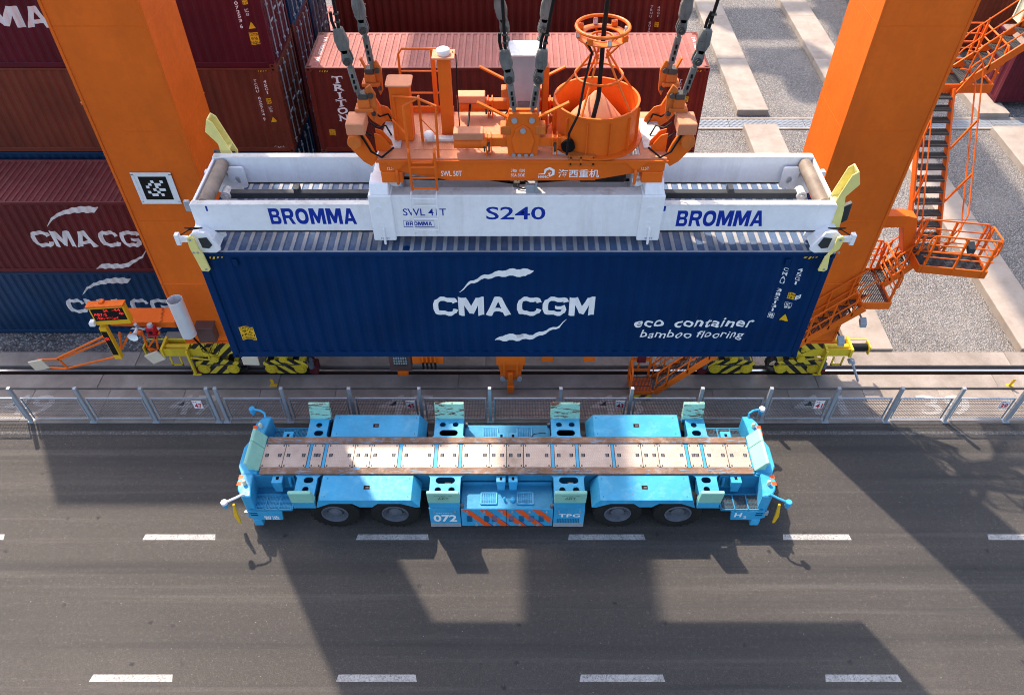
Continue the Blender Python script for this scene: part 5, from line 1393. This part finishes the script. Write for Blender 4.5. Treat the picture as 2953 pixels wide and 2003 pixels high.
for x0, x1 in PL:
    VM().prism(rrect(x0 - .012, x1 + .012, -.428, .408, .055, 3), 'xy', 1.4585, 1.464).build('plate_outline', 'charcoal', VEH)  # larger dark plate stands in for the shadow line round each deck plate
    p = VM().prism(rrect(x0 + .004, x1 - .004, -.411, .391, .05, 3), 'xy', 1.464, 1.474).build('deck_plate', 'chequer', VEH)
    for x in (x0 + .12, x1 - .12): put('handle', me_h, p, (x, -.0, 0))
    for x in (x0 + .06, x1 - .06):
        for y in (-.36, .34): put('bolt', me_b, p, (x, y, 0))
# wheel covers
me_b2 = MB().cyl((0, 0, 1.449), (0, 0, 1.456), .016, n=8).mesh('bolt', 'dark_steel')
def fender(x0, x1, y0, y1, inner):
    """inner = +1 when the sloped end faces +x"""
    s = inner; a, b = (x0, x1) if s > 0 else (x1, x0)
    prof = [(a, 1.45), (b - s * .05, 1.45), (b + s * .17, 1.10), (b + s * .06, 1.08), (b - s * .34, 1.27), (b - s * .98, 1.27), (b - s * 1.15, 1.10), (b - s * 1.50, 1.10), (b - s * 1.68, 1.27), (b - s * 2.3, 1.27), (a - s * .12, 1.06), (a - s * .06, 1.30)]
    f = VM().prism(prof, 'xz', y0, y1).build('wheel_cover', 'sky_blue', VEH, bev=.008)
    for x in (x0 + .14, x1 - .14):
        for y in (y0 + .12, y1 - .12): put('bolt', me_b2, f, (x, y, 0))
    c = (x0 + x1) / 2 - s * .02; cy = (y0 + y1) / 2
    VM().box(c - .09, c + .09, cy - .07, cy + .07, 1.45, 1.458).build('latch', 'rim', f)
    VM().box(c - .075, c + .075, cy - .055, cy + .055, 1.458, 1.461).build('recess', 'hole', f)
    VM().box(c - .03, c + .055, cy - .03, cy + .015, 1.461, 1.468).build('handle', 'rim', f)
    return f
for y0, y1 in ((-1.49, -.66), (.67, 1.50)):
    fender(-5.15, -2.57, y0, y1, 1); fender(2.52, 5.10, y0, y1, -1)
# wheels
prof = [(.36, -.19), (.42, -.215), (.60, -.215), (.68, -.18), (.705, -.10), (.705, .10), (.68, .18), (.60, .215), (.42, .215), (.36, .19)]
tm = MB().lathe(prof, (0, 0, 0), 'y', 44)
for i in range(44):
    a = 2 * math.pi * i / 44; ca, sa = math.cos(a), math.sin(a); sy = -1 if i % 2 else 1
    tm.beam((.66 * ca, sy * .2, .66 * sa), (.70 * ca, sy * .06, .70 * sa), .05, .05, up=(ca, 0, sa))
me_t = tm.mesh('tyre', 'rubber', smooth=40)
rm = MB().lathe([(.385, -.19), (.37, -.225), (.345, -.225), (.335, -.205), (.325, -.14), (.30, -.10), (.285, -.075), (.20, -.075), (.19, -.15), (.165, -.165), (.10, -.175), (.085, -.19), (.0, -.19)], (0, 0, 0), 'y', 36)
rm.lathe([(.40, .2), (.3, .15), (.0, .15)], (0, 0, 0), 'y', 36)
for i in range(8):
    a = 2 * math.pi * i / 8; rm.cyl((.235 * math.cos(a), -.09, .235 * math.sin(a)), (.235 * math.cos(a), -.115, .235 * math.sin(a)), .02, n=6)
me_r = rm.mesh('rim', 'rim', smooth=35)
for y in (-1.255, 1.255):
    for x in (-4.82, -3.13, 3.11, 4.81):
        t_ = put('wheel', me_t, VEH, (x, y, .705)); r_ = put('rim', me_r, t_)
        if y > 0: r_.rotation_euler.z = math.pi
        r_.rotation_euler.y = rnd.random() * 6
# cross arms with lightening holes, and the mint landing guides on their ends
def arm_plate(x0, x1, sy, holes):
    v, f = holed([(x0 - .1, .62), (x0, .74), (x0, 1.36), (x1, 1.36), (x1, .74), (x1 + .1, .62)], holes, .03)
    a = VM().add([(x, sy * y, 1.425 + z) for x, y, z in v], f).build('guide_arm', 'sky_blue', VEH)
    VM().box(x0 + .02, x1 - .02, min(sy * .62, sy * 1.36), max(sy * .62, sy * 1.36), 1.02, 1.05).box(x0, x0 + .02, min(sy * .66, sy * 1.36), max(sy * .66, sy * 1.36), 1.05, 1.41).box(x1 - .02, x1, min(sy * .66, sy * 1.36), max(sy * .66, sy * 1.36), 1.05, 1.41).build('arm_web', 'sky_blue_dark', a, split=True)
    return a
def guide(x0, x1, sy, worn, stretch=0.):
    pr = [(1.36, 1.10), (1.52, 1.10), (1.54, 1.40), (1.36, 1.40)]
    VM().prism([(sy * y, z) for y, z in pr], 'yz', x0, x1).build('guide_base', 'sky_blue', VEH, bev=.01)
    g = [(1.34, 1.405), (1.54, 1.405), (1.60, 1.93), (1.55, 1.96), (1.50, 1.94)]
    return VM().prism([(sy * y, z) for y, z in g], 'yz', x0 - .01, x1 + .01).build('landing_guide', 'mint_worn' if worn else 'mint', VEH, bev=.012)
for sy in (-1, 1):
    for x0, x1 in ((-2.14, -1.29), (1.31, 2.16)):
        c = (x0 + x1) / 2
        hl = [rrect(c - .27, c + .27, .72, .94, .11, 5), circ(c - .19, 1.14, .09), circ(c + .19, 1.14, .09)]
        arm_plate(x0, x1, sy, hl); gd = guide(x0, x1, sy, sy > 0)
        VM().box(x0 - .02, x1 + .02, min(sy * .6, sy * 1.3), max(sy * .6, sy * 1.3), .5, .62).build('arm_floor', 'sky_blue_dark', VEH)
        if sy < 0:
            VM().cyl((c - .02, -.83, 1.2), (c + .14, -.83, 1.2), .08, n=16).cyl((c - .06, -.83, 1.2), (c - .02, -.83, 1.2), .03, n=10).build('filter', 'cream', VEH, smooth=40)
            wv = VWall(-1.545 - .035)
            # lettering on the sloped outer face: offset follows the face
            def on_face(v): return [(x, -1.54 - (z - 1.405) * .06 / .525 - .004, z) for x, z in v]
            m = VM()
            for s_, a_, b_, lo, hi, bd in (('全球首个港口人工智能', c - .24, c + .24, 1.81, 1.85, .0), ('搬运机器人', c - .10, c + .10, 1.75, 1.785, .0), ('ART', c - .15, c + .15, 1.61, 1.71, .0), ('天津港自主制造', c - .16, c + .16, 1.53, 1.565, .0)):
                v, f = fit(s_, a_, b_, lo, hi, bold=bd); m.add(on_face(v), f)
            m.build('lettering', 'charcoal', gd, recalc=False)
    for x0, x1, s in ((-5.84, -5.27, -1), (5.28, 5.85, 1)):
        hl = [rrect((x0 + x1) / 2 - .12, (x0 + x1) / 2 + .15, .72, .92, .1, 5), circ((x0 + x1) / 2 - .02, 1.12, .09)]
        arm_plate(x0 + .03 * s, x1 + .03 * s - .0, sy, hl); guide(x0 - .03, x1 + .0, sy, sy > 0)
# middle equipment boxes
for sy in (-1, 1):
    q = lambda a, b: (min(sy * a, sy * b), max(sy * a, sy * b))
    for x0, x1 in ((-2.16, -1.30), (1.32, 2.18)):
        bx_ = VM().box(x0, x1, *q(.9, 1.50), .10, 1.05).build('equipment_box', 'sky_blue', VEH, bev=.012)
        VM().box(x0 + .002, x1 - .002, *q(1.50, 1.503), .102, .30).build('skirt', 'grey_skirt', bx_)
        m = VM()
        for x in (x0 + .14, x1 - .14): m.cyl((x, sy * 1.5, .92), (x, sy * 1.53, .92), .03, n=10).cyl((x, sy * 1.5, .2), (x, sy * 1.52, .2), .05, n=12)
        m.build('latch', 'galv', bx_, smooth=40, split=True)
    cb = VM().box(-1.28, 1.30, *q(.66, 1.48), .10, .98).build('battery_box', 'sky_blue', VEH, bev=.012)
    VM().box(-1.26, 1.28, *q(.70, 1.46), .98, .995).build('cover', 'sky_blue_dull', cb, bev=.004)
    VM().box(-1.26, 1.28, *q(.64, .70), .80, 1.10).build('ledge', 'sky_blue_dull', cb, bev=.01)
    for x in (-.5, .52):
        m = VM().box(x - .22, x + .22, *q(.98, 1.32), .995, 1.01)
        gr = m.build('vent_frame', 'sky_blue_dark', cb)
        m = VM()
        for i in range(9): m.beam((x - .2, sy * (1.0 + i * .036), 1.018), (x + .2, sy * (1.0 + i * .036), 1.018), .012, .012); m.beam((x - .2 + i * .05, sy * .99, 1.02), (x - .2 + i * .05, sy * 1.31, 1.02), .010, .012)
        for a, b in (((x - .22, .97), (x + .22, .97)), ((x - .22, 1.33), (x + .22, 1.33)), ((x - .22, .97), (x - .22, 1.33)), ((x + .22, .97), (x + .22, 1.33))): m.beam((a[0], sy * a[1], 1.025), (b[0], sy * b[1], 1.025), .03, .03)
        m.build('vent_mesh', 'sky_blue', gr, kind='stuff')
    for x in (-.16, .18):                                    # twin brackets hung on the chassis
        VM().prism([(x - .13 + .0, 1.40), (x + .13, 1.40), (x + .10, .98), (x - .10, .98)], 'xz', *q(.63, .86)).build('lock_box', 'sky_blue', VEH, bev=.01)
        VM().box(x - .035, x + .035, *q(.70, .80), 1.40, 1.404).build('lock_hole', 'hole', VEH)
    m = VM()
    for x in (-1.24, 1.26): m.cyl((x, sy * 1.42, .99), (x, sy * 1.42, 1.12), .05, n=12).cyl((x, sy * 1.30, .9), (x, sy * .8, .9), .05, n=10)
    m.build('hinge_post', 'rim', cb, smooth=40, split=True)
VM().lathe([(.0, .09), (.06, .07), (.075, .02), (.075, 0)], (.17, -1.2, 1.0), 'z', 16).build('vent_cap', 'sky_blue', VEH, smooth=50)
VM().cyl((-.06, -1.2, .995), (-.06, -1.2, 1.09), .03, n=10).cyl((-.08, -1.2, 1.09), (-.03, -1.2, 1.12), .04, n=10).build('breather', 'sky_blue', VEH, smooth=50)
# painted front of the middle section
VF = VWall(-1.503); VB = VWall(-1.483)
VF.mark('lettering', 'white_plain', [fit('072', -2.06, -1.40, .38, .74, bold=.03)], VEH)
VF.mark('lettering', 'white_plain', [fit('WESTWELL', -1.98, -1.50, .80, .85, spacing=1.2)], VEH)
VF.mark('lettering', 'white_plain', [fit('TPG', 1.46, 2.06, .62, .78, bold=.03, spacing=1.1)], VEH)
VF.mark('print', 'white_plain', [fit('▲▲▲', -1.82, -1.64, .17, .24)], VEH) if False else None
m = VM()
for i in range(14): m.box(1.42 + i * .046, 1.445 + i * .046, -1.508, -1.502, .32, .54)
m.build('louvre', 'sky_blue_dark', VEH, kind='stuff')
sh, s2 = [], []
for i in range(5):
    x = -1.25 + i * .49
    a = [(x, .96), (x + .22, .96), (x + .22 + .62, .12), (x + .62, .12)]
    # clip to the door width
    def clip(pl, xm, side):
        out = []
        for k in range(len(pl)):
            p, q_ = pl[k], pl[(k + 1) % len(pl)]
            pi, qi = side * (p[0] - xm) <= 0, side * (q_[0] - xm) <= 0
            if pi: out.append(p)
            if pi != qi:
                t = (xm - p[0]) / (q_[0] - p[0]); out.append((xm, p[1] + t * (q_[1] - p[1])))
        return out
    c_ = clip(clip(a, 1.24, 1), -1.24, -1)
    if len(c_) > 2: sh.append(poly2(c_))
    b_ = [(x + .5, .45), (x + .62, .45), (x + .86, .12), (x + .64, .12)]
    b_ = clip(clip(b_, 1.24, 1), -1.24, -1)
    if len(b_) > 2: s2.append(poly2(b_))
[VB.mark('stripe', 'letter_blue', [q], VEH, .003) for q in s2]; [VB.mark('stripe', 'orange_mark', [q], VEH, .006) for q in sh]
m = VM()
for x0 in (-1.12, -.64, -.42, .06, .34, .62, .9): 
    for j in range(7): m.box(x0, x0 + .15, -1.496, -1.490, .36 + j * .045, .38 + j * .045)
m.build('louvre', 'sky_blue_dark', VEH, kind='stuff')
VM().box(-.006, .006, -1.4915, -1.488, .1, .97).build('door_seam', 'hole', VEH)
m = VM()
for x in (-1.1, -.62, -.14, .16, .64, 1.12): m.cyl((x, -1.48, .88), (x, -1.52, .88), .032, n=10)
for x in (-.86, -.34, .36, .88): m.cyl((x, -1.48, .20), (x, -1.51, .20), .05, n=12)
m.build('latch', 'galv', VEH, smooth=40, split=True)
# far side: loose crate and hose on the box
VM().box(.38, .64, .74, .92, 1.0, 1.12).build('relay_box', 'cream', VEH, bev=.012)
VM().tube([(.64, .82, 1.1), (.8, .95, 1.22), (1.0, 1.0, 1.2), (1.15, 1.1, 1.06)], .012, 6).build('hose', 'black', VEH, smooth=50)
# end modules
for s, nm in ((-1, 'L'), (1, 'R')):
    X = lambda d: s * d
    xr = lambda a, b: (min(s * a, s * b), max(s * a, s * b))
    VM().box(*xr(5.95, 7.2), -1.30, -.64, .74, .80).box(*xr(5.95, 7.2), .64, 1.30, .74, .80).box(*xr(6.0, 7.2), -.66, -.60, .75, 1.40).build('end_floor', 'sky_blue_dull', VEH, split=True)
    # bumper wall: two raised corner towers and a lower middle
    mid = [(X(7.02), -.62), (X(7.02), .62), (X(7.46), .62), (X(7.60), .30), (X(7.60), -.36), (X(7.46), -.64)]
    VM().prism(mid, 'xy', .55, 1.46).build('bumper', 'sky_blue', VEH, bev=.02)
    for sy in (-1, 1):
        tw = [(X(7.12), sy * .64), (X(7.46), sy * .64), (X(7.50), sy * .9), (X(7.42), sy * 1.18), (X(7.26), sy * 1.40), (X(7.02), sy * 1.40), (X(7.06), sy * 1.2)]
        t_ = VM().prism(tw, 'xy', .40, 1.50).build('corner_tower', 'sky_blue', VEH, bev=.025)
        # orange chevrons on the outer top edge
        ed = VM()
        for k in range(2):
            y0 = .70 + k * .22
            ed.add([(X(7.36), sy * y0, 1.5035), (X(7.485), sy * y0, 1.5035), (X(7.49), sy * (y0 + .12), 1.5035), (X(7.37), sy * (y0 + .12), 1.5035)], [(0, 1, 2, 3)])
            ed.add([(X(7.475 + .03 * (y0 - .64) / .26 + .003), sy * y0, 1.49), (X(7.475 + .03 * (y0 - .64) / .26 + .003), sy * y0, 1.2), (X(7.50), sy * (y0 + .12), 1.2), (X(7.50), sy * (y0 + .12), 1.49)], [(0, 1, 2, 3)])
        ed.build('chevron', 'orange_mark', t_, recalc=False, split=True)
        VM().cyl((X(7.26), sy * 1.0, 1.5), (X(7.26), sy * 1.0, 1.56), .05, n=12).lathe([(.055, 1.56), (.055, 1.64), (.03, 1.67), (0, 1.67)], (X(7.26), sy * 1.0, 0), 'z', 14).build('marker_lamp', 'cream', t_, smooth=50)
        # sensor on a cranked arm
        a = VM().tube([(X(7.2), sy * 1.32, 1.42), (X(7.22), sy * 1.42, 1.62), (X(7.36), sy * 1.52, 1.62), (X(7.62), sy * 1.62, 1.56)], .035, 8).build('sensor_arm', 'white' if (s < 0 and sy < 0) else 'sky_blue', VEH, smooth=40)
        VM().cyl((X(7.66), sy * 1.63, 1.42), (X(7.66), sy * 1.63, 1.52), .08, n=18).cyl((X(7.66), sy * 1.63, 1.34), (X(7.66), sy * 1.63, 1.42), .055, n=14).build('lidar_base', 'sky_blue', a, smooth=40)
        VM().lathe([(.088, 1.52), (.092, 1.58), (.08, 1.605), (0, 1.61)], (X(7.66), sy * 1.63, 0), 'z', 20).build('lidar_head', 'white_plain' if s * sy > 0 else 'sky_blue', a, smooth=50)
        # grating step beside the chassis
        st = VM()
        for b, c in (((6.0, .93), (7.15, .93)), ((6.0, 1.42), (7.15, 1.42)), ((6.0, .93), (6.0, 1.42)), ((7.15, .93), (7.15, 1.42)), ((6.38, .93), (6.38, 1.42)), ((6.76, .93), (6.76, 1.42))):
            st.beam((X(b[0]), sy * b[1], .86), (X(c[0]), sy * c[1], .86), .035, .06)
        st = st.build('step_frame', 'sky_blue_dull', VEH)
        g_ = VM()
        for i in range(28): g_.beam((X(6.02 + i * .041), sy * .94, .87), (X(6.02 + i * .041), sy * 1.41, .87), .009, .014)
        for i in range(12): g_.beam((X(6.0), sy * (.95 + i * .04), .872), (X(7.15), sy * (.95 + i * .04), .872), .009, .012)
        g_.build('step_mesh', 'sky_blue' if s < 0 else 'grate', st, kind='stuff')
        yk = sorted((sy * 1.36, sy * 1.44))
        sk = VM().prism([(X(7.30), .80), (X(7.30), .48), (X(7.05), .36), (X(6.35), .36), (X(6.30), .80)], 'xz', *yk).build('side_skirt', 'sky_blue', VEH, bev=.01)
        VM().box(*xr(6.95, 7.2), *sorted((sy * 1.30, sy * 1.46)), .10, .40).build('step_foot', 'sky_blue', VEH, bev=.015)
        if sy < 0:
            vs = VWall(-1.44)
            vs.mark('slot', 'hole', [poly2([(min(X(7.0), X(7.2)), z), (max(X(7.0), X(7.2)), z), (max(X(7.0), X(7.2)), z + .05), (min(X(7.0), X(7.2)), z + .05)]) for z in (.58, .68)], sk)
            if s < 0: vs.mark('lettering', 'white_plain', [fit('智造', -6.86, -6.42, .39, .58, bold=.012)], sk)
            else: vs.mark('lettering', 'white_plain', [fit('H', 6.42, 6.62, .52, .74, bold=.03), fit('2', 6.68, 6.78, .46, .57, bold=.02)], sk)
            # yellow feeler flap hanging at the outer corner
            VM().prism([(X(7.50), 1.22), (X(7.56), 1.22), (X(7.66), .62), (X(7.62), .30), (X(7.55), .28), (X(7.54), .7)], 'xz', -1.50, -1.44).build('feeler_flap', 'yellow_sticker', VEH, bev=.01)
            VM().box(*xr(7.24, 7.34), -1.46, -1.40, .62, .80).build('reflector', 'galv', VEH)
        # pump bracket on the chassis side
        VM().prism([(X(6.28), 1.42), (X(6.58), 1.42), (X(6.54), .98), (X(6.32), .98)], 'xz', *sorted((sy * .62, sy * .90))).build('lock_box', 'sky_blue', VEH, bev=.01)
        VM().box(*xr(6.39, 6.47), *sorted((sy * .70, sy * .80)), 1.42, 1.424).build('lock_hole', 'hole', VEH)
        VM().tube([(X(6.12), sy * .66, 1.35), (X(6.12), sy * .72, 1.2), (X(6.12), sy * .72, 1.0)], .045, 8).build('pipe', 'sky_blue', VEH, smooth=40)
    # mint end stop across the deck end
    e = VM().prism([(X(6.98), 1.48), (X(7.06), 1.48), (X(7.34), 1.84), (X(7.30), 1.88), (X(7.24), 1.86)], 'xz', -.55, .22).prism([(X(6.98), 1.48), (X(7.06), 1.48), (X(7.34), 1.84), (X(7.30), 1.88), (X(7.24), 1.86)], 'xz', .235, .66)
    e.build('end_stop', 'mint', VEH, bev=.01, split=True)
    VM().prism([(X(7.08), 1.46), (X(7.30), 1.78), (X(7.30), 1.46)], 'xz', -.50, -.46).prism([(X(7.08), 1.46), (X(7.30), 1.78), (X(7.30), 1.46)], 'xz', .58, .62).build('end_stop_rib', 'mint', VEH, split=True)
# ------------------------------------------------------------------ fence along the road
FN = thing('mesh_fence', 'grey steel mesh fence with square posts between road and crane rail', 'fence', (0, 15.58, .03))
PX = [-17.55, -15.46, -13.43, -11.42, -9.40, -9.13, -7.10, -5.02, -2.86, -.69, 1.50, 3.70, 5.86, 7.98, 10.05, 12.0, 13.89, 15.85, 17.8]
yf = 15.56
pm = MB().box(-.05, .05, yf - .05, yf + .05, .0, 1.60).box(-.11, .11, yf - .1, yf + .1, .0, .035)
me_p = pm.mesh('post', 'galv', (0, 15.58, .03), bev=.006)
for x in PX:
    p = put('post', me_p, FN, (x, 0, 0))
    MB().box(x - .053, x + .053, yf - .053, yf + .053, 1.60, 1.625).build('post_cap', 'galv', p, bev=.008)
for a, b in zip(PX[:-1], PX[1:]):
    if b - a < .5: continue
    x0, x1 = a + .12, b - .12; y = yf + .03
    fr = MB().box(x0, x1, y - .02, y + .03, 1.07, 1.11).box(x0, x1, y - .02, y + .02, .09, .13).box(x0, x0 + .04, y - .02, y + .02, .13, 1.07).box(x1 - .04, x1, y - .02, y + .02, .13, 1.07)
    pn = fr.build('panel', 'galv', FN, bev=.004)
    w_ = MB(); n = int((x1 - x0) / .048)
    for i in range(1, n): w_.box(x0 + (x1 - x0) * i / n - .0045, x0 + (x1 - x0) * i / n + .0045, y - .004, y + .004, .12, 1.08)
    for z in (.28, .46, .64, .82, .97): w_.box(x0 + .03, x1 - .03, y - .008, y - .002, z - .007, z + .007)
    w_.build('wire_mesh', 'galv_dark', pn, kind='stuff')
    bt = MB()
    for xx in (x0 - .035, x1 + .035):
        for z in (.3, .6, .9): bt.box(xx - .04, xx + .04, y - .012, y + .005, z - .012, z + .012)
    bt.build('clip', 'galv', pn, split=True)
for n, x, wh in (('47', -9.85, 'beside the paired fence posts left of the vehicle'), ('45', -3.18, 'above the left rear wheel cover'), ('43', 3.38, 'above the right rear wheel cover'), ('41', 9.62, 'right of the vehicle, below the right bogies'), ('39', 15.42, 'at the right edge of the picture')):
    SG = thing('bay_sign', 'white fence sign with red 5A %s, %s' % (n, wh), 'sign', (x, 15.53, .68))
    MB().box(x - .15, x + .15, 15.515, 15.53, .68, 1.06).build('plate', 'white_plain', SG)
    w5 = Wall(15.515)
    w5.mark('print', 'sign_red', [fit('5A', x - .12, x + .02, .97, 1.03, bold=.02), fit(n, x - .10, x + .12, .71, .93, bold=.03)], SG)
    w5.mark('border', 'sign_red', [band([(x - .142, .688), (x + .142, .688), (x + .142, 1.052), (x - .142, 1.052), (x - .142, .688)], [.008] * 5)], SG, .002)
# yellow marker tabs on the apron
for x, lab in ((-7.95, 'small yellow marker tab beside the rail in front of the left bogies'), (16.6, 'small yellow marker tab beside the rail at the right edge')):
    T = thing('marker_tab', lab, 'marker', (x, 16.98, .1))
    MB().prism([(x - .07, .1), (x + .03, .1), (x + .07, .42), (x - .03, .42)] if x > 0 else [(x - .03, .1), (x + .06, .1), (x + .04, .42), (x - .06, .42)], 'xz', 16.96, 16.975).build('tab', 'yellow_sticker', T)
    MB().box(x - .12, x + .12, 16.94, 17.04, .1, .115).build('base', 'yellow_sticker', T)
